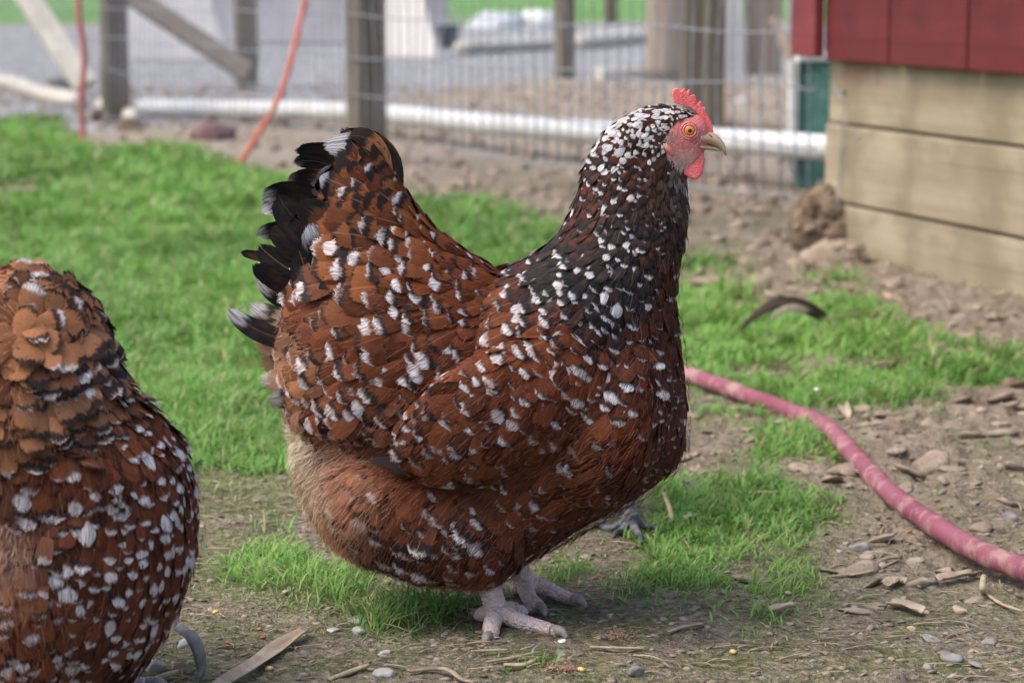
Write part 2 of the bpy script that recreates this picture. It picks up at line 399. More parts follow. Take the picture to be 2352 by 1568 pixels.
# ------------------------------------------------------------------ the ground
def inpoly(ix, iy, poly):
    r = np.zeros(np.shape(ix), bool); n = len(poly)
    for k in range(n):
        x1, y1 = poly[k]; x2, y2 = poly[(k+1) % n]
        c = ((y1 > iy) != (y2 > iy)) & (ix < (x2-x1)*(iy-y1)/((y2-y1) if y2 != y1 else 1e-9)+x1)
        r ^= c
    return r
# outlines of the turf on the ground, given as corner points and turned into metres once
def gp(pts): return [tuple(GI(x, y)[:2]) for x, y in pts]
TURF = [gp(p) for p in [
    [(-400, 285), (60, 285), (140, 308), (195, 352), (300, 352), (430, 342), (520, 395), (700, 410), (960, 468), (1120, 465), (1290, 515), (1300, 620), (1250, 940), (900, 1010), (760, 1090), (560, 1095), (470, 1085), (300, 1100), (-300, 1120)],
    [(1500, 655), (1700, 668), (1830, 700), (2000, 712), (2110, 760), (2135, 810), (2352, 812), (2700, 830), (2700, 880), (2352, 862), (2190, 868), (2070, 900), (2110, 960), (1950, 972), (1870, 940), (1780, 900), (1600, 890), (1500, 860)],
    [(1560, 935), (1740, 945), (1840, 985), (1660, 975), (1560, 975)],
    [(1450, 1085), (1560, 1065), (1680, 1000), (1850, 985), (1940, 1010), (1985, 1075), (1920, 1110), (1930, 1160), (1870, 1200), (1900, 1290), (1980, 1360), (1900, 1395), (1720, 1350), (1560, 1345), (1470, 1330), (1560, 1290), (1470, 1240), (1440, 1150)],
]]
# small tufts: centre, radii (as seen), converted the same way
SPOT = [(575, 1212, 105, 26), (560, 1300, 70, 40), (740, 1322, 150, 52), (870, 1350, 60, 26), (1010, 1410, 120, 36), (1310, 1318, 100, 22), (1150, 1385, 60, 14),
        (1400, 1435, 62, 20), (1865, 1425, 62, 20), (1920, 650, 45, 18), (1680, 590, 60, 14), (1620, 612, 50, 10), (2340, 672, 30, 22),
        (2270, 1030, 90, 10), (2095, 1205, 42, 16), (1500, 1405, 25, 10), (1950, 1000, 40, 10), (1240, 1545, 30, 12), (1820, 1520, 25, 7),
        (1550, 1370, 60, 16), (520, 1130, 60, 10), (250, 1120, 200, 20), (1610, 1410, 26, 6), (500, 1180, 30, 14), (2200, 780, 70, 6), (700, 560, 20, 4), (60, 285, 60, 18)]
def spot_w(s):
    c = GI(s[0], s[1]); a = GI(s[0]+s[2], s[1]); n = GI(s[0], s[1]+s[3]); f = GI(s[0], s[1]-s[3])
    return (c.x, (n.y+f.y)/2, a.x-c.x, (f.y-n.y)/2)
SPOTW = [spot_w(s) for s in SPOT]
def turf(x, y):
    """0..1 turf cover in world metres"""
    e = (fbm(x*7+40, y*5+20, 4)-.5)
    wx = x+e*.16; wy = y+(fbm(x*6+90, y*6+60, 4)-.5)*.35*np.clip(y/5, .3, 1.3)
    m = np.zeros(np.shape(x))
    core = np.zeros(np.shape(x))
    for p in TURF: core = np.maximum(core, inpoly(wx, wy, p).astype(float))
    m = np.maximum(m, core)
    for cx, cy, rx, ry in SPOTW:
        d = ((wx-cx)/rx)**2+((wy-cy)/ry)**2
        m = np.maximum(m, np.clip(1.35-d, 0, 1))
    n = fbm(x*9+5, y*6+8, 3)
    m = m*np.clip((n-np.where((core > 0) & (x < 0), .16, np.where((core > 0) & (y > 3.35), .24, .36)))*5, 0.0, 1)
    # the worn patch at the far left
    c = GI(20, 440); m *= np.clip((((x-c.x)/.12)**2+((y-c.y)/.35)**2), 0, 1)
    return m
def gh(x, y):
    """ground height"""
    x = np.asarray(x, float); y = np.asarray(y, float)
    near = np.clip((12-y)/8, 0, 1)
    h = (fbm(x*2+3, y*2+9, 2)-.5)*.018+(fbm(x*11, y*11, 3)-.5)*.012+(fbm(x*45+9, y*40, 3)-.5)*.006
    # rough clods on the right and by the fence
    rg = rough_zone(x, y)
    c = fbm(x*26+7, y*26+3, 3)
    h = h+rg*((np.abs(c-.5)*2)*-.034+.010)+rg*(fbm(x*7, y*7+50, 2)-.5)*.025
    return h*near
def rough_zone(x, y):
    ix, iy = proj(x, y, 0*x)
    a = np.clip((x-.05-.02*y)/.35, 0, 1)*np.clip((y-2.15)/.4, 0, 1)*np.clip((6.5-y)/1.0, 0, 1)
    b = np.clip((y-4.6)/.6, 0, 1)*np.clip((8.5-y)/1.0, 0, 1)
    return np.clip(np.maximum(a, b*.9)*np.clip((fbm(x*3+60, y*3, 3)-.3)*4, 0.15, 1), 0, 1)
NR, NC = 1100, 560
tt = np.linspace(0, 1, NR); Yr = .9*np.exp(np.log(700/.9)*tt**1.35)
Yr = np.concatenate([[-30, -6, 0.0, .5], Yr]); NR = len(Yr)
uu = np.linspace(-1, 1, NC); uu = np.sign(uu)*(np.abs(uu)*.55+.45*np.abs(uu)**4)
halfw = np.where(Yr < 1, 1.6, Yr*.42+.9)+np.clip(np.abs(Yr)-20, 0, 1e9)*1.2+np.where(Yr < 0, 8, 0)
GX = uu[None, :]*halfw[:, None]; GY = np.repeat(Yr[:, None], NC, 1)
GZ = gh(GX, GY)
idx = np.arange(NR*NC).reshape(NR, NC)
quads = np.stack([idx[:-1, :-1], idx[:-1, 1:], idx[1:, 1:], idx[1:, :-1]], -1).reshape(-1, 4)
tf = turf(GX.ravel(), GY.ravel())
gravel = np.clip((GY-13.6+(fbm(GX*1.5, GY*.7, 3)-.5)*2.0)/.8, 0, 1)*np.clip((30-GY)/3, 0, 1)
gravel = np.maximum(gravel, np.clip((GY-10.2-(GX+1.0)*3)/.8, 0, 1)*np.clip((30-GY)/3, 0, 1)).ravel()
field = np.clip((GY-29-(fbm(GX, GY*.3, 3)-.5)*4)/2, 0, 1).ravel()
zone = np.stack([tf, gravel, field, rough_zone(GX, GY).ravel()], -1)
gm = np_mesh('ground', np.stack([GX, GY, GZ], -1).reshape(-1, 3), quads, {'zone': zone})
def ground_mat():
    b = NB('soil', .9, .2); z = b.attr('zone'); s = b.n('SeparateColor'); b.l(z.outputs['Color'], s.inputs[0]); ro = z.outputs['Alpha']
    v = b.co(); n1 = b.noise(v, 5, 6, .6); n2 = b.noise(v, 26, 6, .65); n3 = b.noise(v, 130, 4, .6); n4 = b.noise(v, 420, 2, .5)
    soil = b.mix(b.ramp(n2, .3, .7), (.105, .086, .058), (.26, .215, .155))
    soil = b.mix(b.math('MULTIPLY', b.ramp(n1, .40, .60), .75), soil, (.155, .155, .062))       # algae
    n5 = b.noise(v, 13, 6, .65, .4); soil = b.mix(b.math('MULTIPLY', b.ramp(n5, .50, .62), .7), soil, (.105, .12, .035)); soil = b.mix(b.math('MULTIPLY', b.ramp(n5, .42, .30), .6), soil, (.33, .285, .215))
    soil = b.mix(b.math('MULTIPLY', b.ramp(n3, .50, .66), .7), soil, (.34, .29, .215))
    soil = b.mix(b.math('MULTIPLY', b.ramp(n3, .47, .34), .75), soil, (.055, .042, .028))
    dry = b.mix(b.ramp(n2, .3, .7), (.20, .155, .11), (.35, .285, .215)); dry = b.mix(b.math('MULTIPLY', b.ramp(n3, .5, .3), .6), dry, (.12, .085, .06))
    c = b.mix(ro, soil, dry)
    yard = b.mix(b.ramp(n2, .3, .7), (.33, .27, .215), (.43, .36, .29))
    sx = b.n('SeparateXYZ'); b.l(v, sx.inputs[0]); yd = b.ramp(sx.outputs[1], 6.6, 8.2)
    c = b.mix(b.math('MULTIPLY', yd, .75), c, yard)
    c = b.mix(b.math('MULTIPLY', s.outputs[0], .7), c, (.06, .07, .025))
    gn = b.n('TexVoronoi'); b.l(v, gn.inputs['Vector']); gn.inputs['Scale'].default_value = 26
    gr = b.mix(b.ramp(gn.outputs['Color'], .2, .8), (.20, .198, .20), (.41, .405, .40))
    c = b.mix(s.outputs[1], c, gr)
    fl = b.mix(b.ramp(b.noise(v, 1.2, 5), .35, .65), (.085, .20, .045), (.16, .30, .09)); c = b.mix(s.outputs[2], c, fl)
    b.base(c)
    h = b.math('ADD', b.math('MULTIPLY', n2, 1.6), b.math('ADD', n3, b.math('MULTIPLY', n4, .5)))
    b.bump(h, 1.0, .009)
    return b.m
M['ground'] = ground_mat()
g_ob = link('ground', gm, M['ground']); tag(g_ob, kind='structure')

# ------------------------------------------------------------------ turf blades
def blades(n, yl, yh, hgt, wid, dens_pow, xlim, thr=.25, clump=.02):
    t = RNG.random(n*3); Y = (yl**dens_pow+(yh**dens_pow-yl**dens_pow)*t)**(1/dens_pow)
    X = (RNG.random(n*3)*2-1)*(xlim[0]+Y*xlim[1])
    m = turf(X+RNG.normal(size=n*3)*.022*np.clip(Y/3, .6, 2), Y+RNG.normal(size=n*3)*.05*np.clip(Y/3, .6, 2)) > (thr+RNG.random(n*3)*.55); X = X[m][:n]; Y = Y[m][:n]
    k = len(X); Z = gh(X, Y)-.002
    # clumping: pull to lattice of clump centres
    cl = clump*np.clip(Y/3, .7, 2); wr = (fbm(X*9+3, Y*9+8, 2)-.5)*.16; wr2 = (fbm(X*9+33, Y*9+48, 2)-.5)*.16; gx = np.round(((X+wr)*.82+(Y+wr2)*.57)/cl); gy = np.round(((Y+wr2)*.82-(X+wr)*.57)/cl)
    hx = np.sin(gx*12.9898+gy*78.233)*43758.5453; hx -= np.floor(hx); hy = np.sin(gx*39.3+gy*11.1)*24634.6; hy -= np.floor(hy)
    qx = (gx+hx-.5)*cl; qy = (gy+hy-.5)*cl; ccx = qx*.82-qy*.57-wr; ccy = qx*.57+qy*.82-wr2
    X2 = X*.6+ccx*.4; Y2 = Y*.6+ccy*.4
    dirx = X2-ccx; diry = Y2-ccy; L = np.hypot(dirx, diry)+1e-5; dirx = dirx/L; diry = diry/L
    a = np.arctan2(diry, dirx)+RNG.normal(size=k)*.9
    lean = RNG.uniform(.3, 1.5, k); ht = (.021+.018*np.clip((Y-2.7)/2.6, 0, 1.4))*RNG.uniform(.4, 1.3, k)*(.6+.8*hy)*(.55+.9*fbm(X2*5+71, Y2*4+13, 2))
    ht = ht*np.clip(turf(X2, Y2)*1.2+.35, .4, 1)
    wd = wid*RNG.uniform(.5, 1.7, k)*np.clip(Y/3.0, .75, 2.6)
    dx, dy = np.cos(a), np.sin(a)
    b2 = a+pi/2+RNG.normal(size=k)*.6; sx, sy = np.cos(b2), np.sin(b2)
    V = np.zeros((k, 7, 3)); ss = [0, .38, .72, 1.0]; ww = [.8, 1.0, .7]
    for i, s in enumerate(ss):
        r = lean*ht*s**1.8; z = ht*(s-.35*lean*s*s)
        cx = X2+dx*r; cy = Y2+dy*r; cz = Z+z
        if i < 3:
            V[:, 2*i] = np.stack([cx-sx*wd*ww[i]/2, cy-sy*wd*ww[i]/2, cz], -1); V[:, 2*i+1] = np.stack([cx+sx*wd*ww[i]/2, cy+sy*wd*ww[i]/2, cz], -1)
        else: V[:, 6] = np.stack([cx, cy, cz], -1)
    o = (np.arange(k)*7)[:, None]
    q = np.concatenate([o+[0, 1, 3, 2], o+[2, 3, 5, 4]]); tr = o+[4, 5, 6]
    g = RNG.random(k); big = fbm(X2*2.2+11, Y2*1.6+5, 3); g = np.clip(.55*g+1.1*(big-.28), 0, 1)
    c0 = np.array([.060, .165, .022]); c1 = np.array([.25, .465, .092]); c = c0+(c1-c0)*g[:, None]
    dry = RNG.random(k) < .08; c[dry] = [.42, .35, .18]
    C = np.ones((k, 7, 4)); C[:, :, :3] = c[:, None, :]; C[:, :2, :3] *= np.array([1.05, .9, .9])
    return V.reshape(-1, 3), q, tr, C.reshape(-1, 4)
def turf_object(name, *a, **k):
    V, q, tr, C = blades(*a, **k)
    o = link(name, np_mesh(name, V, [q, tr], {'fcol': C}), M['blade'])
    return tag(o, None, None, kind='stuff')
g1 = turf_object('grass', 75000, 1.85, 3.55, .021, .0017, 1.0, (.10, .24)); g1['label'] = 'bright green grass tufts on the bare soil round the hens'; g1['category'] = 'grass'
g2 = turf_object('grass', 135000, 3.38, 5.7, .036, .0021, 1.0, (.10, .25), clump=.03); g2['label'] = 'lush green turf across the middle distance behind the hens'; g2['category'] = 'grass'
g3 = turf_object('grass', 80000, 5.6, 13, .048, .0027, .8, (.10, .26), clump=.04); g3['label'] = 'far green turf running up to the wire fence'; g3['category'] = 'grass'

# ------------------------------------------------------------------ fence, posts, pipe
FA = Vector((.63, 5.4, 0)); FD = Vector((-.447, .894, 0)).normalized(); FN = Vector((.894, .447, 0))
def fpt(s, z): return FA+FD*s+Vector((0, 0, z))
fence = empty('wire_fence', fpt(2.5, 0)); tag(fence, 'wire mesh fence stapled to square timber posts, running back from the shed', 'fence')
def rotz(a): return Matrix.Rotation(a, 3, 'Z')
for s, wd, a in ((2.50, .092, .55), (4.95, .088, .5)):
    c = fpt(s, .0)+FN*.055
    me = box_mesh('post', (0, 0, .45), wd, wd, 1.5, None, .006)
    o = link('post', me, M['post'], fence); o.location = Vector((c.x, c.y, 0))-fence.location; o.rotation_euler = (0, 0, a)
wparts = []
hz = [.085, .20, .32, .44, .56, .68, .80, .92]
for z in hz:
    pts = [fpt(s, z+.006*sin(s*7+z*20)+(-.03*max(0, s-2.7)*abs(sin(s*3)) if z < .1 else 0))+FN*.006*sin(s*5+z*9) for s in np.arange(-.02, 9.0, .12)]
    wparts.append(tube_data(pts, .0022, 5))
s = 0.0
while s < 9:
    pts = [fpt(s+.006*sin(z*9+s*31), z)+FN*.006*sin(s*5+z*9) for z in np.arange(.085, 1.0, .09)]
    wparts.append(tube_data(pts, .0020, 4)); s += .062+random.uniform(-.004, .004)
V, Fc = merge(wparts); o = child('wire_mesh', mesh_from('wire_mesh', V, Fc), M['wire'], fence); tag(o, kind='stuff')
# brace leaning on the far left post
lp = fpt(4.95, 0)+FN*.055
def thing_mesh(name, me, mat, label, cat, group=None):
    o = link(name, me, mat); return tag(o, label, cat, group)
thing_mesh('timber_brace', beam_mesh('timber_brace', PS(60, -60, 9.95), PS(290, 290, 9.75), .085, .05, (.6, -.8, 0), .006), M['pale_wood'],
           'pale sawn timber brace leaning down to the foot of the leftmost fence post', 'brace')
thing_mesh('timber_brace', beam_mesh('timber_brace', PS(330, -90, 12.4), PS(835, 245, 12.5), .095, .05, (.5, -.8, .2), .006), M['brown_wood'],
           'brown timber brace slanting down to the far post on the left', 'brace')
def post(px0, px1, base_s, Y, mat, label, ang=.5, h=1.2, f=1.0):
    wd = (px1-px0)/3.375/F*Y/(abs(cos(ang))+abs(sin(ang)))*f
    c = PS((px0+px1)/2, base_s, Y)
    me = box_mesh('timber_post', (0, 0, h/2-.05), wd, wd, h, None, .006)
    o = link('timber_post', me, mat); o.location = (c.x, Y, 0); o.rotation_euler = (0, 0, ang); tag(o, label, 'post'); return o
post(790, 875, 300, 12.7, M['post'], 'weathered timber post meeting the brown brace beyond the fence', .25)
post(1868, 1942, 265, 14.0, M['post'], 'square timber post standing on the gravel behind the neck of the hen', .6)
post(2040, 2082, 80, 29, M['post_dark'], 'thin dark post far off at the edge of the green field', .3)
post(2298, 2372, 425, 9.5, M['post'], 'light square timber post left of its separately built shaded face, behind the comb of the hen', .1)
post(2376, 2444, 430, 9.4, M['post_dark'], 'shaded right face of the timber post behind the comb of the hen, built as a dark post', .1)  # shade as colour: added dark post is the shaded right face of the post above
# pipe
pr = .034
pp = spline([GS(2700, 545)+Vector((0, 0, 0)), ], 1) if False else None
A = PYp(824, 147, 6.6); Bp = Vector((A.x+.55, 6.1, A.z)); C1 = PS(1700, 423, 8.1); C2 = PS(1200, 378, 9.1); C3 = PS(480, 362, 10.3)
pipe = empty('drain_pipe', GS(1700, 440)); tag(pipe, 'long white plastic pipe lying on the ground beyond the wire fence', 'pipe')
child('pipe_run', tube_mesh('pipe_run', spline([Bp, A, C1, C2, C3], 10), pr, 20), M['white_pipe'], pipe)
for q in (.35, .8):
    p = A.lerp(C1, q); dv = (C1-A).normalized()*.05
    child('coupling', tube_mesh('coupling', [p-dv, p-dv*.98, p+dv*.98, p+dv], [pr*.99, pr*1.06, pr*1.06, pr*.99], 20), M['white_pipe'], pipe) if q < 0 else None
tp = spline([GS(-150, 255, .03), GS(20, 275, .03), GS(150, 315, .03), GS(275, 340, .03)], 6)
thing_mesh('fallen_pole', tube_mesh('fallen_pole', tp, [.035+.004*sin(i) for i in range(len(tp))], 10), M['pale_wood'], 'pale bent pole lying on the ground left of the leftmost fence post', 'pole')
tp = spline([GS(345, 352, .02), GS(400, 368, .03), GS(455, 400, .02)], 5)
thing_mesh('broken_plank', tube_mesh('broken_plank', tp, [.03, .035, .04, .04, .045, .045, .04, .04, .035, .03, .02], 7), M['pale_wood'], 'short pale piece of broken timber between the leftmost post and the white pipe', 'timber')
# red ropes
b0 = GS(277, 505); rp = spline([PS(262, -60, b0.y-.05), PS(268, 60, b0.y-.04), PS(284, 190, b0.y-.03), PS(274, 330, b0.y-.02), PS(279, 430, b0.y), b0+Vector((0, 0, .004))], 8)
thing_mesh('rope', tube_mesh('rope', rp, .0105, 10), M['rope_pink'], 'faded pink rope hanging straight down in front of the leftmost fence post', 'rope')
b0 = GS(785, 565); rp = spline([PS(1050, -60, b0.y+.5), PS(1015, 60, b0.y+.42), PS(985, 190, b0.y+.3), PS(940, 330, b0.y+.2), PS(870, 455, b0.y+.08), PS(810, 545, b0.y), b0+Vector((-.01, -.02, .004))], 8)
thing_mesh('rope', tube_mesh('rope', rp, .0085, 10), M['rope'], 'red rope slanting down to the grass left of the middle fence post', 'rope')
# green post by the shed
gpo = empty('green_post', (.795, 6.78, 0)); tag(gpo, 'short green painted post with a white edge, beside the corner of the shed', 'post')
child('post_board', box_mesh('post_board', (.805, 6.80, .165), .085, .04, .34, None, .004), M['green_paint'], gpo)
child('edge_strip', box_mesh('edge_strip', (.750, 6.79, .185), .022, .06, .30, None, .003), M['white_paint'], gpo)
child('cap_board', box_mesh('cap_board', (.805, 6.79, .345), .10, .07, .022, rotz(.1), .003), M['white_paint'], gpo)
# sheets, stump and timbers beyond the fence
def sheet(name, corners, Yb, Yt, mat, label, cat, th=.018):
    """corners (sx,sy): bottom-left, bottom-right, top-right, top-left; leaning sheet"""
    P = [PS(corners[0][0], corners[0][1], Yb), PS(corners[1][0], corners[1][1], Yb), PS(corners[2][0], corners[2][1], Yt), PS(corners[3][0], corners[3][1], Yt)]
    n = (P[1]-P[0]).cross(P[3]-P[0]).normalized()*th
    V = P+[p+n for p in P]; Fc = [(0, 1, 2, 3), (7, 6, 5, 4), (0, 4, 5, 1), (1, 5, 6, 2), (2, 6, 7, 3), (3, 7, 4, 0)]
    bm = bmesh.new(); me = mesh_from(name, V, Fc, False); bm.from_mesh(me); bmesh.ops.recalc_face_normals(bm, faces=bm.faces[:]); bmesh.ops.bevel(bm, geom=bm.edges[:], offset=.003, segments=1, affect='EDGES'); bm.to_mesh(me); bm.free()
    return thing_mesh(name, me, mat, label, cat)
Yg = GS(500, 205).y
sheet('leaning_board', [(330, 208), (770, 205), (640, -250), (380, -250)], Yg, Yg+.5, M['grey_sheet'], 'wide grey sheet of plywood leaning behind the brown brace', 'plywood sheet')
Yg2 = GS(900, 150).y
sheet('leaning_board', [(720, 146), (1180, 146), (1180, -200), (660, -200)], Yg2, Yg2+.3, M['mauve_sheet'], 'darker grey sheet of plywood standing left of the middle fence post', 'plywood sheet')
Yg3 = GS(1360, 197).y
sheet('leaning_board', [(1225, 195), (1478, 198), (1385, -200), (1240, -200)], Yg3, Yg3+.4, M['beige_sheet'], 'pale beige sheet of plywood leaning right of the middle fence post', 'plywood sheet')
Yg4 = GS(1560, 120).y
sheet('leaning_board', [(1420, 120), (1520, 120), (1500, -200), (1400, -200)], Yg4, Yg4+.1, M['mauve_sheet'], 'narrow dark grey board standing behind the pale beige sheet', 'board')
Yb = GS(1512, 163).y; c = PS(1512, 163, Yb)
V, Fc = tube_data([(c.x, Yb, .0), (c.x, Yb, .02), (c.x, Yb, .15), (c.x, Yb, .185), (c.x, Yb, .19)], [.060, .068, .083, .092, .085], 20)
bk = empty('bucket', (c.x, Yb, 0)); tag(bk, 'small black plastic bucket on the gravel right of the pale beige sheet', 'bucket')
child('pail', mesh_from('pail', V, Fc), M['black_plastic'], bk)
child('rim', tube_mesh('rim', [Vector((c.x+.09*cos(a), Yb+.09*sin(a), .187)) for a in np.linspace(0, 2*pi, 25)], .006, 6), M['tarp'], bk)
def log(a, b, r, label, mat='pale_wood', z=None):
    pts = spline([a, a.lerp(b, .5)+Vector((0, .02, 0)), b], 6)
    return thing_mesh('lying_log', tube_mesh('lying_log', pts, [r*(1+.06*sin(i*1.7)) for i in range(len(pts))], 10, .8), M[mat], label, 'log')
log(GS(1555, 160, .05), GS(1875, 145, .05), .06, 'pale log lying on the gravel left of the square timber post')
log(GS(1945, 145, .05), GS(2200, 122, .05), .08, 'pale log lying on the gravel right of the square timber post')
thing_mesh('sawn_board', beam_mesh('sawn_board', GS(2015, 250, .03), GS(2205, 246, .03), .12, .055, (0, 0, 1)), M['pale_wood'], 'short pale sawn board lying at the foot of the upright log', 'board')
# upright log and board stack
Yl = GS(2250, 272).y
pts = [PS(2252, 272-i*55, Yl) for i in range(8)]; 
V, Fc = tube_data(pts, [.105, .115, .11, .112, .108, .11, .108, .11], 14)
thing_mesh('upright_log', mesh_from('upright_log', V, Fc), M['log_bark'], 'thick weathered log standing on end left of the thick timber post', 'log')
Yk = GS(2550, 252).y
for i, (x0, x1, dy, mt) in enumerate(((2445, 2505, 0, 'brown_wood'), (2512, 2570, .05, 'pale_wood'), (2574, 2638, .02, 'log_bark'), (2655, 2715, .3, 'brown_wood'))):
    a = PS((x0+x1)/2, 250, Yk+dy); wd = (x1-x0)/3.375/F*Yk
    thing_mesh('old_board', box_mesh('old_board', (a.x, a.y, .45), wd, .03, 1.0, rotz(.1*i-.1), .004), M['grey_sheet' if i in (0, 3) else 'log_bark'],
               ('darkest upright grey board next to the thick timber post', 'second upright old board right of the thick timber post', 'third upright old board right of the thick timber post', 'upright old board closest to the red shed')[i], 'board', 'old boards standing beyond the fence')
thing_mesh('timber_brace', beam_mesh('timber_brace', PS(2610, 60, 13.2), PS(2690, 245, 13.1), .05, .04, (0, -1, 0)), M['brown_wood'], 'thin brown stick slanting down beside the edge of the red shed', 'brace')
# tarp heap far off on the green
Yt_ = 27.5; vs_, f_ = ico(3)
for sx, sz, r, mt, lb in ((1690, 62, (.36, .3, .18), 'tarp', 'low grey tarpaulin heap on the far green field'), (1815, 50, (.26, .2, .20), 'white_paint', 'whitish bundle beside the grey heap on the far field')):
    c = PS(sx, sz, Yt_); v = vs_*np.array(r); v *= (1+.35*(vnoise(vs_[:, 0]*2.5+30, vs_[:, 2]*3+vs_[:, 1]*2+30)[:, None]-.4)); v[:, 2] = np.maximum(v[:, 2], -.02)
    thing_mesh('covered_heap', np_mesh('heap', v+np.array([c.x, Yt_, .0]), f_), M[mt], lb, 'heap')

# ------------------------------------------------------------------ the shed
D0 = Vector((.308, -.951, 0)).normalized(); NW = Vector((-.951, -.308, 0)).normalized()   # along the wall, outwards
CA = Vector((.640, 5.155, 0)); RW = Matrix((D0, -NW, Vector((0, 0, 1)))).transposed()
shed = empty('red_shed', CA); tag(shed, 'dark red shed corner with vertical siding above tan base boards', 'shed')
def wallbox(name, s0, s1, z0, z1, out, th, mat, seed=0, jig=0.0, parent=shed):
    """board on the side wall: s along the wall from the corner, `out` its face's distance proud of the wall line"""
    me = box_mesh(name, (0, 0, 0), s1-s0, th, z1-z0, None, .004)
    c = CA+D0*((s0+s1)/2)+NW*(out-th/2)+Vector((0, 0, (z0+z1)/2))
    o = link(name, me, mat, parent); o.location = c-Vector(parent.location)
    o.rotation_euler = RW.to_euler(); o.rotation_euler.y += jig; return o
wallbox('base_board', 0, 2.6, -.08, .104, .000, .038, M['tan_board'])
wallbox('base_board', -.004, 2.6, .110, .262, .003, .038, M['tan_board'])
wallbox('base_board', .002, 2.6, .268, .402, -.002, .038, M['tan_top'])
for i, (a, b_) in enumerate(((.05, .325), (.332, .637), (.644, .95), (.957, 1.26), (1.267, 1.57), (1.577, 1.9), (1.907, 2.6))):
    wallbox('siding_board', a, b_, .392, 1.6, .030, .018, M['red_board'])
wallbox('siding_backing', .0, 2.6, .407, 1.6, .010, .02, M['red_board'])
wallbox('corner_board', -.07, .045, .398, 1.6, .053, .022, M['red_trim'])
# end wall going away from the corner
E0 = -NW
def endbox(name, s0, s1, z0, z1, th, mat):
    me = box_mesh(name, (0, 0, 0), s1-s0, th, z1-z0, None, .004)
    R = Matrix((E0, D0, Vector((0, 0, 1)))).transposed()
    c = CA+E0*((s0+s1)/2)+D0*(th/2+.002)+Vector((0, 0, (z0+z1)/2)); o = link(name, me, mat, shed); o.location = c-CA; o.rotation_euler = R.to_euler()
endbox('base_board', .045, 1.8, -.05, .40, .036, M['tan_board']); endbox('siding_board', .03, 1.8, .416, 1.6, .02, M['red_board'])
# nail heads and the hooked wire end
for s, z in ((.075, .33), (.085, .215), (.07, .15), (.15, .245)):
    c = CA+D0*s+NW*.0045+Vector((0, 0, z))
    child('nail_head', tube_mesh('nail_head', [c-NW*.004, c, c+NW*.0015], [.0045, .0045, .003], 8), M['wire'], shed)
cw = CA+D0*.095+NW*.012
child('wire_hook', tube_mesh('wire_hook', spline([cw+Vector((0, 0, z))+D0*dx for z, dx in ((.345, -.05), (.322, -.01), (.318, .005), (.29, .004), (.22, -.002), (.13, -.01), (.10, -.01))], 6), .0016, 6), M['wire'], shed)

# mud clump at the corner
def clump(c, r, n, sq, mat, label, cat='mud'):
    V = []; Fq = []; k = 0; rg = np.random.default_rng(int(c[0]*1000) % 999+5)
    v0, f0 = ico(3)
    v = v0*np.array(sq)*r*(1+.55*(fbm(v0[:, 0]*3+20, v0[:, 1]*3+v0[:, 2]*4+30, 4)[:, None]-.5)); V.append(v+c); Fq.append(f0); k = len(v)
    for i in range(n):
        d = rg.normal(size=3); d /= np.linalg.norm(d); d[2] = abs(d[2])*1.0
        rv, rf = rock_np(rg, 2, r*rg.uniform(.10, .26), .8)
        V.append(rv+c+d*np.array(sq)*r*.92); Fq.append(rf+k); k += len(rv)
    return thing_mesh('mud_clump', np_mesh('mud_clump', np.concatenate(V), np.concatenate(Fq)), mat, label, cat)
c = GS(2815, 845); clump(np.array([c.x-.01, c.y-.05, .045]), .085, 130, (1.0, .85, 1.12), M['mud_dark'], 'dark crumbly mud heaped against the corner of the shed', 'mud heap')
c = GS(2880, 870); clump(np.array([c.x-.05, c.y-.14, .012]), .06, 26, (1.1, .8, .7), M['mud'], 'lighter lump of dried mud in front of the dark heap by the shed', 'mud lump')

# ------------------------------------------------------------------ rocks by the fence
SR = np.random.default_rng(3)
def stone(sx, sy, wpx, mat, label, flat=.6, cat='stone', sub=3, group=None, z=0.0, name='stone'):
    g = GS(sx, sy); r = wpx/3.375/F*g.y/2
    v, f = rock_np(SR, sub, r, flat); zz = float(gh(g.x, g.y))
    v = v+np.array([0, 0, zz+r*flat*.22+z]); me = np_mesh(name, v, f, smooth=False)
    o = link(name, me, mat); o.location = (g.x, g.y, 0); return tag(o, label, cat, group)
stone(725, 470, 170, M['stone_red'], 'dark reddish rock lying under the white pipe near the slanting rope', .75)
stone(945, 432, 80, M['mud_dark'], 'dark lump on the soil between the red rope and the middle post', .8)
stone(205, 300, 95, M['stone_grey'], 'dark rounded rock behind the pale bent pole at the far left', .9)
stone(430, 440, 130, M['mud_dark'], 'dark rock between the leftmost fence post and the white pipe', .7)
stone(330, 405, 90, M['mud_dark'], 'dark lump right beneath the leftmost fence post', .7)
stone(600, 438, 40, M['stone_pale'], 'small pale stone on the turf edge below the left end of the white pipe', .7)
stone(1810, 335, 95, M['leaf_dry'], 'flat pale wood chip on the yard beyond the wire fence', .3, 'wood chip', name='wood_chip')
stone(2500, 345, 60, M['stone_pale'], 'whitish stone on the yard just right of the thick timber post', .5)
stone(1265, 300, 40, M['stone_pale'], 'small pale stone on the yard right of the middle fence post', .8)

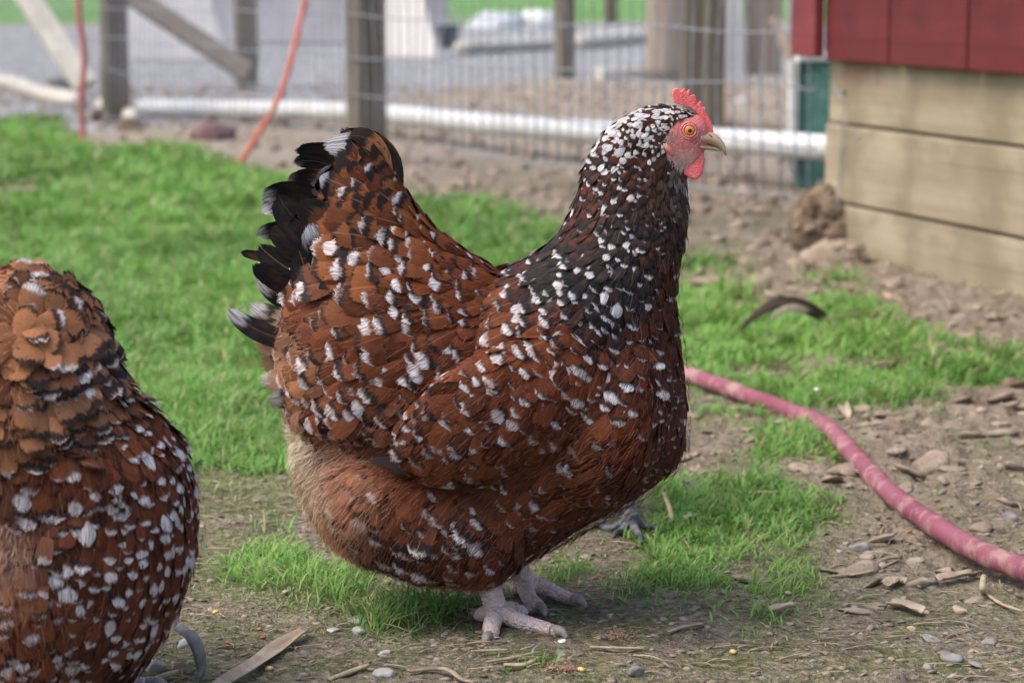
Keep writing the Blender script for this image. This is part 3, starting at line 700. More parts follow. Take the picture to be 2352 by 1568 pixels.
# ------------------------------------------------------------------ clods and gravel (uncountable)
def scatter(n, test, rmin, rmax, flat, sub=2, yr=(1.7, 8), xr=(.12, .25), pw=1.0, cuts=5, power=2.2):
    t = SR.random(n); Y = (yr[0]**pw+(yr[1]**pw-yr[0]**pw)*t)**(1/pw); X = (SR.random(n)*2-1)*(xr[0]+Y*xr[1])
    m = test(X, Y) > SR.random(n); X, Y = X[m], Y[m]; Z = gh(X, Y); V = []; Fq = []; k = 0
    lib = [rock_np(SR, sub, 1.0, 1.0, .4, cuts) for _ in range(24)]
    for x, y, z in zip(X, Y, Z):
        r = rmin+(rmax-rmin)*SR.random()**power*1.0; v, f = lib[SR.integers(24)]; a = SR.uniform(0, 6.28); c_, s_ = cos(a), sin(a)
        fl = flat*SR.uniform(.6, 1.2)
        vv = v@np.array([[c_, s_, 0], [-s_, c_, 0], [0, 0, 1]])*np.array([r, r*SR.uniform(.6, 1), r*fl])
        tl = SR.normal(size=2)*.25; vv[:, 2] += vv[:, 0]*tl[0]+vv[:, 1]*tl[1]
        V.append(vv+np.array([x, y, z+r*fl*.18])); Fq.append(f+k); k += len(v)
    return np.concatenate(V), np.concatenate(Fq)
bare = lambda x, y: np.clip(1-turf(x, y)*1.6, 0, 1)
V, f = scatter(15000, lambda x, y: rough_zone(x, y)*bare(x, y), .003, .024, .28, yr=(2.2, 6.6), xr=(.15, .25), power=3.2, cuts=9)
tag(link('clods', np_mesh('clods', V, f, smooth=False), M['mud']), 'crumbled dried mud clods covering the rough ground on the right', 'soil clods', kind='stuff')
V, f = scatter(11000, lambda x, y: bare(x, y)*.9, .0008, .0068, .34, sub=1, yr=(1.75, 3.4), xr=(.12, .24), power=2.5)
tag(link('crumbs', np_mesh('crumbs', V, f, smooth=False), M['mud']), 'small soil crumbs over the bare ground in the foreground', 'soil crumbs', kind='stuff')
V, f = scatter(520, lambda x, y: bare(x, y)*.8, .0014, .0065, .55, sub=2, yr=(1.75, 4.5), xr=(.12, .24), power=2.2)
tag(link('gravel', np_mesh('gravel', V, f, smooth=False), M['stone_grey']), 'loose grey grit scattered over the foreground soil', 'gravel', kind='stuff')
V, f = scatter(300, lambda x, y: bare(x, y)*.8, .0012, .0045, .5, sub=2, yr=(1.75, 4), xr=(.12, .24), power=2.2)
tag(link('pale_grit', np_mesh('pale_grit', V, f, smooth=False), M['stone_pale']), 'pale specks of grit scattered over the foreground soil', 'grit', kind='stuff')
V, f = scatter(5000, lambda x, y: bare(x, y)*np.clip((y-4.8)/.5, 0, 1), .006, .034, .5, sub=1, yr=(5, 13), xr=(.12, .25))
tag(link('yard_rubble', np_mesh('yard_rubble', V, f, smooth=False), M['mud']), 'brown rubble along and beyond the wire fence', 'rubble', kind='stuff')

# straw and chaff, uncountable
def straws(n, yr, lmin, lmax, mat, name, label, cat):
    V = []; Fc = []
    for i in range(n):
        y = yr[0]+(yr[1]-yr[0])*random.random()**1.4; x = random.uniform(-1, 1)*(.12+y*.23)
        if float(turf(np.array([x]), np.array([y]))[0]) > .5: continue
        z = float(gh(x, y))+.002; L = random.uniform(lmin, lmax)*random.random()**.6; a = random.gauss(0, .75); bnd = random.uniform(-.25, .25)
        d = Vector((cos(a), sin(a), random.uniform(-.05, .12))); s_ = Vector((-sin(a), cos(a), 0)); r = random.uniform(.0004, .0012)
        pts = [Vector((x, y, z))+d*L*(t-.5)+s_*bnd*L*(t-.5)**2*2+Vector((0, 0, .0015*sin(t*3))) for t in (0, .33, .66, 1)]
        v, f = tube_data(pts, [r, r*1.1, r, r*.6], 4, True, .5); o = len(V); V += v; Fc += [tuple(q+o for q in ff) for ff in f]
    return tag(link(name, mesh_from(name, V, Fc), mat), label, cat, kind='stuff')
straws(1300, (1.72, 3.6), .012, .065, M['twig'], 'twig_litter', 'fine brown twigs and stalks littering the foreground soil', 'twigs')
straws(420, (1.72, 4.4), .012, .06, M['straw'], 'straw_litter', 'short bits of dry straw littering the soil', 'straw')

# named stones, straws, grains
for sx, sy, wp, mt, fl, lb in (
    (2145, 2275, 72, 'stone_grey', .8, 'dark grey angular stone at the bottom edge right of centre'),
    (3210, 2205, 92, 'stone_grey', .7, 'largest angular grey stone at the bottom right'),
    (3135, 2225, 50, 'stone_grey', .45, 'flat grey stone just left of the largest grey stone at the bottom right'),
    (3300, 2225, 66, 'stone_grey', .35, 'flat grey stone just right of the largest grey stone at the bottom right'),
    (2905, 1830, 76, 'stone_grey', .7, 'blue grey stone on the cracked mud left of the hose'),
    (3140, 1962, 66, 'stone_grey', .45, 'flat pale grey stone left of the fork of straw, under the hose'),
    (3184, 1938, 40, 'stone_grey', .7, 'small round grey stone touching the flat one beside the hose'),
    (3410, 1742, 58, 'stone_grey', .6, 'grey stone above the hose at the right edge'),
    (3290, 1705, 46, 'stone_grey', .5, 'grey stone on the rough soil above the hose'),
    (3238, 2045, 60, 'stone_tan', .45, 'long tan pebble right of centre on the bare soil'),
    (3123, 2043, 34, 'stone_tan', .8, 'round brown pebble left of the long tan pebble'),
    (3078, 2112, 36, 'stone_tan', .7, 'orange brown pebble below the round brown one'),
    (3340, 2145, 58, 'stone_grey', .5, 'bluish pebble pair member near the right edge, larger one'),
    (3150, 2135, 80, 'stone_grey', .3, 'broad flat grey stone sunk in the soil right of the orange pebble'),
    (1215, 2130, 60, 'stone_pale', .6, 'pale angular stone left of the near foot of the hen'),
    (1210, 2085, 72, 'stone_pale', .35, 'flat pale stone just above the angular one left of the foot'),
    (1298, 2205, 58, 'stone_pale', .4, 'flat pale stone directly below the tuft by the foot'),
    (1300, 2278, 86, 'stone_pale', .4, 'long pale stone at the bottom edge left of the feet'),
    (1122, 2120, 50, 'stone_pale', .35, 'flat whitish stone lying near the tip of the dry leaf'),
    (530, 2262, 86, 'stone_pale', .7, 'pale grey angular stone at the bottom beside the left hen'),
    (620, 2268, 76, 'mud', .8, 'brown lump with a white top beside the curled grey stick'),
    (1895, 2210, 50, 'stone_grey', .6, 'small pointed grey stone below the toes of the hen'),
    (2330, 1650, 110, 'stone_pale', .45, 'broad pale lump in the grass right of the breast of the hen'),
    (2325, 1745, 70, 'stone_pale', .35, 'flat pale lump in the grass above the feet of the hen'),
    (3150, 1590, 150, 'mud', .55, 'large brown mud clod on the soil right of the hose bend'),
    (2700, 925, 90, 'mud', .7, 'brown clod on the soil in front of the shed, left one'),
    (2880, 925, 62, 'mud', .8, 'orange brown clod on the soil in front of the shed, right one'),
    (2560, 990, 150, 'mud', .5, 'broad tan clod between the two far grass patches'),
    (2380, 960, 120, 'mud', .4, 'broad tan clod right beside the neck of the hen'),
    (3010, 1020, 90, 'stone_tan', .5, 'pale tan flat clod above the grass patch on the right'),
    (3420, 1330, 130, 'mud_dark', .7, 'dark clod at the right edge, halfway down')):
    stone(sx, sy, wp*1.05, M[mt], lb, fl, 'clod' if mt in ('mud', 'mud_dark') else 'stone', name='clod' if mt in ('mud', 'mud_dark') else 'stone')
stone(622, 2236, 56, M['chalk'], 'white dropping sitting on the brown lump by the left hen', .5, 'dropping', name='dropping', z=.014)
stone(1895, 2178, 40, M['chalk'], 'small white dropping just below the long toe of the hen', .4, 'dropping', name='dropping')

def stick(pts_s, r, mat, label, cat='straw', name='straw', sq=.6, seg=7, zoff=.003, Y=None):
    P = []
    for p in pts_s:
        g = GS(p[0], p[1]); zz = float(gh(g.x, g.y))+zoff+(p[2] if len(p) > 2 else 0); P.append(GS(p[0], p[1], zz))
    Q = spline(P, 6); n = len(Q); R = [r*(.35+.75*sin(pi*min(1, .15+.85*i/n))**.5) for i in range(n)]
    return thing_mesh(name, tube_mesh(name, Q, R, seg, sq), mat, label, cat)
stick([(2530, 1660), (2620, 1659), (2720, 1654)], .0021, M['straw'], 'straight straw lying across the grass right of the hen')
stick([(2955, 1225), (3060, 1218), (3190, 1215)], .004, M['straw'], 'long yellow straw lying on the far grass patch at the right')
stick([(3148, 1165, .05), (3150, 1220, .03), (3148, 1265)], .0018, M['straw'], 'thin dry stalk standing up across the long yellow straw')
stick([(2925, 1400, .02), (2940, 1430, .01), (2950, 1455)], .003, M['straw'], 'short straw leaning up in the grass right of the hose')
stick([(3320, 1940, .01), (3316, 1980, .006), (3320, 2005)], .0028, M['straw'], 'upper arm of the forked straw at the right edge')
stick([(3325, 1998), (3380, 2035), (3450, 2060)], .0020, M['straw'], 'lower arm of the forked straw at the right edge')
stick([(2240, 1660, .02), (2262, 1720, .01), (2268, 1765)], .0024, M['straw'], 'straw stem leaning up beside the dark foot')
stick([(2795, 1945), (2900, 1930), (2985, 1885), (3035, 1880)], .0026, M['twig'], 'brown forked twig right of the grass, upper branch', 'twig', 'twig')
stick([(2870, 1938), (2940, 1925), (3030, 1888)], .002, M['straw'], 'pale split twig right of the grass, lower branch', 'twig', 'twig')
stick([(2255, 2130), (2300, 2115), (2380, 2100)], .0022, M['twig'], 'pale brown twig on the bare soil, left of the small tuft', 'twig', 'twig')
stick([(1590, 2195), (1650, 2192), (1718, 2190)], .0018, M['twig'], 'straight twig directly below the near toe', 'twig', 'twig')
stick([(1640, 2232), (1740, 2215), (1830, 2195)], .0020, M['twig'], 'long twig below the toes slanting up to the right', 'twig', 'twig')
stick([(1380, 2262), (1500, 2255), (1560, 2290), (1600, 2300)], .0024, M['twig'], 'forked root at the bottom edge below the feet', 'twig', 'twig')
stick([(1110, 2290), (1180, 2265), (1245, 2240)], .0030, M['straw'], 'flat straw at the bottom edge left of the long pale stone')
stick([(1700, 2240), (1770, 2240), (1820, 2215)], .0026, M['straw'], 'pale bent straw at the bottom below the toes')
stick([(1990, 2180), (2090, 2184), (2180, 2185)], .0018, M['straw'], 'straight grey straw right of the long toe')
stick([(500, 2295), (560, 2275), (600, 2262)], .0030, M['straw'], 'yellow straw lying against the brown lump')
stick([(1395, 1975), (1440, 1970), (1500, 1940)], .0012, M['twig'], 'thin dark twig left of the near foot', 'twig', 'twig')
stick([(600, 2116, .030), (640, 2140, .032), (668, 2190, .024), (678, 2250, .008), (670, 2285)], .0055, M['twig_grey'], 'curled grey stick standing beside the left hen', 'stick', 'stick', .55)
stick([(1450, 2035), (1525, 2040), (1620, 2060)], .0016, M['straw'], 'pale straw on the mud at the heel of the near foot')
# dry leaf strip
def ribbon(ctrl, wdt, label, name='dry_leaf', mat=None, cat='leaf', curl=.004, zoff=.004):
    P = []
    for p in ctrl:
        g = GS(p[0], p[1]); P.append(GS(p[0], p[1], float(gh(g.x, g.y))+zoff))
    Q = spline(P, 8); V = []; n = len(Q)
    for i, q in enumerate(Q):
        t = (Q[min(i+1, n-1)]-Q[max(i-1, 0)]).normalized(); s_ = t.cross(Vector((0, 0, 1))).normalized(); k = i/(n-1)
        ww = wdt*(.25+.75*sin(pi*(.12+.83*k))**.6)
        for j in range(5):
            u = j/4*2-1; V.append(q+s_*ww*u/2+Vector((0, 0, curl*(u*u)+.0006*sin(i*.5+j))))
    Fc = [(i*5+j, i*5+j+1, (i+1)*5+j+1, (i+1)*5+j) for i in range(n-1) for j in range(4)]
    me = mesh_from(name, V, Fc); o = thing_mesh(name, me, mat or M['leaf_dry'], label, cat)
    md = o.modifiers.new('thick', 'SOLIDIFY'); md.thickness = .0008; return o
ribbon([(735, 2320), (860, 2245), (950, 2180), (1035, 2125)], .017, 'long dry pointed leaf lying at the bottom between the two hens')
ribbon([(2995, 1975), (3020, 1960), (3055, 1965)], .014, 'small heart shaped dry leaf on the soil below the mud')
ribbon([(2840, 1355), (2850, 1380), (2862, 1410)], .014, 'dry tan leaf caught in the grass above the hose')
ribbon([(3000, 2035), (3060, 2045), (3110, 2065)], .016, 'flat greenish dry leaf on the soil left of the tan pebble')
ribbon([(3170, 1955), (3230, 1945), (3290, 1935)], .014, 'pale curled leaf right of the flat grey stone')
ribbon([(2600, 2060), (2650, 2050), (2680, 2045)], .008, 'brown curled leaf scrap below the grass tuft')
def grain(sx, sy, r, mat, label, grp, name='corn_kernel'):
    g = GS(sx, sy); v, f = ico(2); v = v*np.array([1, .8, .55])*r; v[:, 0] *= 1+.15*np.sign(v[:, 0])
    o = link(name, np_mesh(name, v, f), mat); o.location = (g.x, g.y, float(gh(g.x, g.y))+r*.5); o.rotation_euler = (random.uniform(-.2, .2), 0, random.uniform(0, 6))
    return tag(o, label, 'grain', grp)
for sx, sy, lb in ((729, 2071, 'yellow corn kernel on the soil near the left hen, farthest back of three'), (912, 2112, 'largest yellow corn kernel with a white end'),
                   (1118, 1955, 'corn kernel in the tuft left of the hen belly'), (965, 2009, 'whitish corn kernel below the left tuft'), (907, 2267, 'corn kernel beside the dry leaf'),
                   (1961, 2272, 'corn kernel at the bottom edge by the brown mash'), (2474, 2181, 'pale corn flake on bare soil right of the feet'), (1306, 1972, 'corn kernel under the belly of the hen'), (2660, 1996, 'white and yellow corn grain at the edge of the tuft')):
    grain(sx, sy, .0038, M['corn'] if 'whit' not in lb else M['leaf_dry'], lb, 'corn kernels scattered on the soil')
for sx, sy, lb in ((889, 2147, 'red grain right of the big corn kernel, lower of two'), (772, 2180, 'red grain left of the dry leaf'), (875, 2112, 'red grain touching the big corn kernel'), (1235, 2016, 'red grain beneath the hen tuft'), (2030, 1837, 'red grain on the soil behind the feet'), (2008, 1957, 'red grain at the edge of the grass behind the toes'), (3072, 1785, 'orange scrap in the grass by the hose')):
    grain(sx, sy, .0028, M['milo'], lb, 'red grains scattered on the soil', 'red_grain')
# brown mash
for sx, sy, wd, lb in ((1900, 2270, 120, 'patch of brown mash at the bottom edge below the toes'), (2080, 2150, 130, 'patch of brown mash right of the small tuft by the toes')):
    g = GS(sx, sy); V = []; Fq = []; k = 0
    for i in range(420):
        a = SR.uniform(0, 6.28); r = (wd/3.375/F*g.y/2)*abs(SR.normal())*.55; v, f = ico(1); v = v*SR.uniform(.0004, .0012)
        x = g.x+r*cos(a); y = g.y+r*sin(a)*1.2; V.append(v+np.array([x, y, float(gh(x, y))+.0008+.002*SR.random()*(1-r*10)])); Fq.append(f+k); k += len(v)
    tag(link('feed_mash', np_mesh('feed_mash', np.concatenate(V), np.concatenate(Fq)), M['milo'] if 0 else simple('brown_mash', (.19, .11, .07), (.29, .19, .13), 200)), lb, 'feed', kind='stuff')

# ------------------------------------------------------------------ hose
hp = [(2230, 1240), (2320, 1262), (2500, 1325), (2680, 1392), (2790, 1440), (2880, 1530), (2990, 1650), (3120, 1748), (3260, 1836), (3370, 1888), (3520, 1940), (3700, 1985)]
HP = spline([GS(x, y, .012+(.006 if 3 < i < 6 else 0)) for i, (x, y) in enumerate(hp)], 10)
def hose_mat():
    b = NB('pink_rubber_hose', .65, .25); v = b.co(); n = b.noise(v, 5, 5, .6); n2 = b.noise(v, 85, 8, .75)
    n3 = b.noise(v, 22, 6, .7); c = b.mix(b.ramp(n, .35, .65), (.19, .048, .075), (.25, .085, .108)); c = b.mix(b.math('MULTIPLY', b.ramp(b.math('ADD', b.math('MULTIPLY', n3, .75), b.math('MULTIPLY', n2, .25)), .46, .58), .75), c, (.37, .235, .205)); b.base(c); b.bump(n2, .4, .001); return b.m
thing_mesh('garden_hose', tube_mesh('garden_hose', HP, [.0112+.0005*sin(i*.8) for i in range(len(HP))], 20), hose_mat(), 'dusty pink rubber hose curving over the grass to the right edge', 'hose')
stone(2755, 1412, 26, M['chalk'], 'white fleck resting on top of the hose at its bend', .5, 'stone', z=.03)

# ------------------------------------------------------------------ birds
def loft(slices, Y0, shrink=0.0, seg=40, iscale=1.0):
    """slices: (iy, xl, xr, half-breadth), all in the same picture unit; horizontal ellipses round the mid plane Y0"""
    sl_ = sorted(slices); out = []
    ys = [s[0] for s in sl_]; A = np.array(sl_, float)
    yy = np.arange(ys[0], ys[-1]+.1, 12.0)
    cols = []
    for c in range(1, 4):
        # smooth interpolation
        xs = A[:, 0]; v = A[:, c]; cols.append(np.interp(yy, xs, v))
    k = np.array([.25, .5, .25])
    for i in range(3):
        for _ in range(2):
            c = cols[i]; c2 = c.copy(); c2[1:-1] = c[:-2]*.25+c[1:-1]*.5+c[2:]*.25; cols[i] = c2
    V = []; n = len(yy); unit = (PI_(1001, 800, Y0)-PI_(1000, 800, Y0)).length
    for j in range(n):
        a = PI_(cols[0][j]+shrink, yy[j], Y0); b = PI_(cols[1][j]-shrink, yy[j], Y0); m = (a+b)/2; rx = max((b-a).length/2, .002); ry = max((cols[2][j]-shrink)*unit, .002)
        for q in range(seg):
            t = 2*pi*q/seg; V.append(Vector((m.x+rx*cos(t), m.y+ry*sin(t), m.z)))
    Fc = [(i*seg+k, i*seg+(k+1) % seg, (i+1)*seg+(k+1) % seg, (i+1)*seg+k) for i in range(n-1) for k in range(seg)]
    Fc.append(tuple(range(seg))[::-1]); Fc.append(tuple((n-1)*seg+k for k in range(seg)))
    return V, Fc
def ellipsoid(c, axes, R, sub=4):
    v, f = ico(sub); vv = (v*np.array(axes))@np.array(R).T+np.array(c)
    return [Vector(p) for p in vv], [tuple(q) for q in f]
# feather template
NUf, NVf = 5, 7
_u = np.linspace(-1, 1, NUf); _s = np.linspace(0, 1, NVf)**.85
TU, TS = np.meshgrid(_u, _s); TU = TU.ravel(); TS = TS.ravel()
_w = np.minimum(1, (TS/.45)**.7*.75+.25)*np.sqrt(np.clip(1-np.clip((TS-.55)/.62, 0, 1)**2.4, 0, 1))
_fi = np.arange(NVf*NUf).reshape(NVf, NUf)
TQ = np.stack([_fi[:-1, :-1], _fi[:-1, 1:], _fi[1:, 1:], _fi[1:, :-1]], -1).reshape(-1, 4)
def feather_batch(P, T, N, L, HW, tilt, curl, cup, fcol, fpar, rng):
    k = len(P); B = np.cross(T, N); B /= np.linalg.norm(B, axis=1)[:, None]+1e-9
    tw = rng.normal(size=k)*.18; sk = rng.normal(size=k)*.10
    u = TU[None, :]; s = TS[None, :]; w_ = _w[None, :]
    tip = .10*(u**2)*(s**3)
    x = u*w_*HW[:, None]+sk[:, None]*(s**2)*L[:, None]*.5
    y = (s-tip)*L[:, None]
    z = (tilt[:, None]*s-curl[:, None]*s**2.2)*L[:, None]-cup[:, None]*(u**2)*w_*HW[:, None]+tw[:, None]*u*w_*HW[:, None]
    jit = rng.normal(size=(k, len(TU)))*.03*L[:, None]*(s > .85); y = y+jit
    V = P[:, None, :]+B[:, None, :]*x[..., None]+T[:, None, :]*y[..., None]+N[:, None, :]*z[..., None]
    n = len(TU); q = (TQ[None]+(np.arange(k)*n)[:, None, None]).reshape(-1, 4)
    uv = np.tile(np.stack([TU*.5+.5, TS], -1), (k, 1))
    return V.reshape(-1, 3), q, uv, np.repeat(fcol, n, 0), np.repeat(fpar, n, 0)
def feather_object(name, data, parent):
    V, q, uv, c, p = data
    o = child(name, np_mesh(name, V, q, {'fcol': c, 'fpar': p}, uv), M['feather'], parent) if parent.type == 'EMPTY' else None
    return o
class Surf:
    def __init__(s, me):
        n = len(me.vertices); s.V = np.empty(n*3, np.float32); me.vertices.foreach_get('co', s.V); s.V = s.V.reshape(-1, 3).astype(float)
        s.N = np.empty(n*3, np.float32); me.vertex_normals.foreach_get('vector', s.N); s.N = s.N.reshape(-1, 3).astype(float)
        me.calc_loop_triangles(); m = len(me.loop_triangles); s.T = np.empty(m*3, np.int32); me.loop_triangles.foreach_get('vertices', s.T); s.T = s.T.reshape(-1, 3)
        a, b, c = s.V[s.T[:, 0]], s.V[s.T[:, 1]], s.V[s.T[:, 2]]; ar = np.linalg.norm(np.cross(b-a, c-a), axis=1); s.cum = np.cumsum(ar)/ar.sum(); s.area = ar.sum()/2
    def sample(s, n, rng):
        t = np.searchsorted(s.cum, rng.random(n)); t = np.minimum(t, len(s.T)-1); r1 = np.sqrt(rng.random(n)); r2 = rng.random(n); w0, w1, w2 = 1-r1, r1*(1-r2), r1*r2
        T = s.T[t]; P = s.V[T[:, 0]]*w0[:, None]+s.V[T[:, 1]]*w1[:, None]+s.V[T[:, 2]]*w2[:, None]
        N = s.N[T[:, 0]]*w0[:, None]+s.N[T[:, 1]]*w1[:, None]+s.N[T[:, 2]]*w2[:, None]; N /= np.linalg.norm(N, axis=1)[:, None]+1e-9
        return P, N
def poisson(P, rad):
    """greedy dart throwing with a radius per point"""
    keep = []; cell = float(np.max(rad)); grid = {}
    ci = np.floor(P/cell).astype(int)
    for i in range(len(P)):
        k = tuple(ci[i]); ok = True; r = rad[i]
        for a in (-1, 0, 1):
            for b in (-1, 0, 1):
                for c in (-1, 0, 1):
                    for j in grid.get((k[0]+a, k[1]+b, k[2]+c), ()):
                        d = P[i]-P[j]
                        if d[0]*d[0]+d[1]*d[1]+d[2]*d[2] < (.5*(r+rad[j]))**2: ok = False; break
                    if not ok: break
                if not ok: break
            if not ok: break
        if ok: grid.setdefault(k, []).append(i); keep.append(i)
    return np.array(keep)
def idw(ix, iy, tab, pw=3.5):
    T = np.array([r[:2] for r in tab], float); W = 1/(((ix[:, None]-T[None, :, 0])**2+(iy[:, None]-T[None, :, 1])**2)+60)**(pw/2)
    W /= W.sum(1)[:, None]; D = np.array([list(r[2:6])+list(r[6])+list(r[7:]) for r in tab], float); return W@D
def plumage(surf, tab, Y0, unit, rng, ncand, exclude=None, far=1.7, warp=12, tiltmul=1.0, ruffle=None):
    P, N = surf.sample(ncand, rng)
    ix, iy = proj(P[:, 0], np.full(len(P), Y0), P[:, 2])
    jx = ix+rng.normal(size=len(ix))*warp; jy = iy+rng.normal(size=len(ix))*warp
    D = idw(jx, jy, tab)
    if exclude is not None:
        m = ~exclude(ix, iy, P, N); P, N, D, ix, iy = P[m], N[m], D[m], ix[m], iy[m]
    sp = D[:, 2]*.82*unit*np.where(N[:, 1] > .35, far*1.15, 1.0)
    kp = poisson(P, sp); P, N, D, ix, iy = P[kp], N[kp], D[kp], ix[kp], iy[kp]; k = len(P)
    Tn = np.stack([D[:, 0], np.zeros(k), -D[:, 1]], -1)+rng.normal(size=(k, 3))*.10
    T = Tn-N*np.sum(Tn*N, axis=1)[:, None]; T /= np.linalg.norm(T, axis=1)[:, None]+1e-9
    L = D[:, 3]*.90*unit*rng.uniform(.78, 1.2, k)*np.where(N[:, 1] > .35, 1.3, 1); col = np.clip(D[:, 4:7]*rng.uniform(.72, 1.28, k)[:, None], 0, 1)
    wp, ws, bk = D[:, 7], D[:, 8], D[:, 9]
    r = rng.random(k); wh = np.where(r < wp, ws*rng.choice([.35, .6, .9, 1.2, 1.7], k, p=[.24, .30, .26, .14, .06])*rng.uniform(.85, 1.15, k), 0.0)
    blk = np.where(rng.random(k) < .35+bk*.65, bk*rng.uniform(.6, 1.3, k), bk*.15)
    soft = D[:, 10] if D.shape[1] > 10 else np.full(k, .2)
    tone = rng.random(k) < .22; col[tone] = col[tone]*np.array([.45, .4, .45])
    HW = L*rng.uniform(.27, .39, k)*D[:, 11]
    tilt = rng.uniform(.17, .31, k)*tiltmul*(ruffle(ix, iy) if ruffle else 1.0); curl = rng.uniform(.08, .18, k); cup = rng.uniform(.08, .26, k)
    P = P-N*(.02*L)[:, None]-T*(L*.35)[:, None]
    fc = np.concatenate([col, np.ones((k, 1))], 1); fp = np.stack([wh, blk, rng.random(k), soft], -1)
    return feather_batch(P, T, N, L, HW, tilt, curl, cup, fc, fp, rng)
def strands(P, T, N, L, wd, col, rng, nrm=.5):
    k = len(P); d = T*1.0+N*nrm+rng.normal(size=(k, 3))*.28; d /= np.linalg.norm(d, axis=1)[:, None]
    s_ = np.cross(d, rng.normal(size=(k, 3))); s_ /= np.linalg.norm(s_, axis=1)[:, None]
    bend = T*.35-N*.12+rng.normal(size=(k, 3))*.08; V = np.zeros((k, 5, 3))
    mid = P+d*(L*.5)[:, None]; tip = P+d*L[:, None]+bend*(L*.5)[:, None]
    V[:, 0] = P-s_*wd*.5; V[:, 1] = P+s_*wd*.5; V[:, 2] = mid-s_*wd*.4; V[:, 3] = mid+s_*wd*.4; V[:, 4] = tip
    o = (np.arange(k)*5)[:, None]; q = o+[0, 1, 3, 2]; t = o+[2, 3, 4]
    return V.reshape(-1, 3), q, t, np.repeat(np.concatenate([col, np.ones((k, 1))], 1), 5, 0)
def strip_feather(name, root, mid, tip, hw, normal, col, par, parent, nv=14, fold=.15, point=.5):
    """one long feather along a bent shaft, its own mesh"""
    root, mid, tip = Vector(root), Vector(mid), Vector(tip); mid = mid+(mid-(root+tip)/2)*.45; V = []; uv = []
    for i in range(nv):
        s = i/(nv-1); p = root*(1-s)**2+mid*2*s*(1-s)+tip*s*s; t = ((mid-root)*(1-s)+(tip-mid)*s).normalized()
        b = t.cross(Vector(normal)).normalized(); n = b.cross(t)
        w_ = hw*min(1, .35+s*1.6)*math.sqrt(max(0.0, 1-max(0, (s-point)/(1.04-point))**2.3))
        for j in range(7):
            u = j/3-1; V.append(p+b*u*w_-n*fold*abs(u)**1.5*w_-t*(.10*u*u*hw*s*3)); uv.append((u*.5+.5, s))
    Fq = np.array([(i*7+j, i*7+j+1, (i+1)*7+j+1, (i+1)*7+j) for i in range(nv-1) for j in range(6)])
    n = len(V); me = np_mesh(name, np.array([v[:] for v in V]), Fq, {'fcol': np.tile(list(col)+[1], (n, 1)), 'fpar': np.tile(par, (n, 1))}, np.array(uv))
    return child(name, me, M['feather'], parent)
def paint(me, fn):
    n = len(me.vertices); c = np.empty(n*3, np.float32); me.vertices.foreach_get('co', c); c = c.reshape(-1, 3)
    at = me.attributes.new('fcol', 'FLOAT_COLOR', 'POINT'); at.data.foreach_set('color', np.asarray(fn(c), dtype=np.float32).ravel())
def plate(outline, Y, th, puff=.0):
    """a fleshy plate from an outline in the mid plane: fan grid with thickness rounded at the edge"""
    P = [PI_(x, y, Y) for x, y in outline]; n = len(P); c = sum(P, Vector())/n
    V = []; Fc = []
    rings = [(1.0, 0), (.93, .75), (.8, .95), (.55, 1.0+puff), (.28, 1.0+puff*1.6)]
    for sgn in (-1, 1):
        for r, h in rings:
            for p in P: q = c+(p-c)*r; V.append(Vector((q.x, Y+sgn*th/2*h, q.z)))
        V.append(Vector((c.x, Y+sgn*th/2*(1+puff*1.8), c.z)))
    m = len(rings)*n+1
    for si in (0, 1):
        o = si*m
        for k in range(len(rings)-1):
            for i in range(n):
                j = (i+1) % n; f = (o+k*n+i, o+k*n+j, o+(k+1)*n+j, o+(k+1)*n+i); Fc.append(f if si else f[::-1])
        for i in range(n):
            j = (i+1) % n; f = (o+(len(rings)-1)*n+i, o+(len(rings)-1)*n+j, o+m-1); Fc.append(f if si else f[::-1])
    bm = bmesh.new(); me = mesh_from('plate', V, Fc); bm.from_mesh(me); bmesh.ops.remove_doubles(bm, verts=bm.verts[:], dist=1e-5); bmesh.ops.recalc_face_normals(bm, faces=bm.faces[:]); bm.to_mesh(me); bm.free(); me.shade_smooth(); return me
def zc(zx, zy): return 1225+zx*.2025, 170.1+zy*.2025   # head close-up measurements

# ---- colours of the plumage
RUF = (.135, .033, .0105); ORG = (.195, .060, .020); MAH = (.062, .0135, .0065); BLK = (.010, .011, .013); DBR = (.035, .012, .008); BUF = (.40, .29, .19)
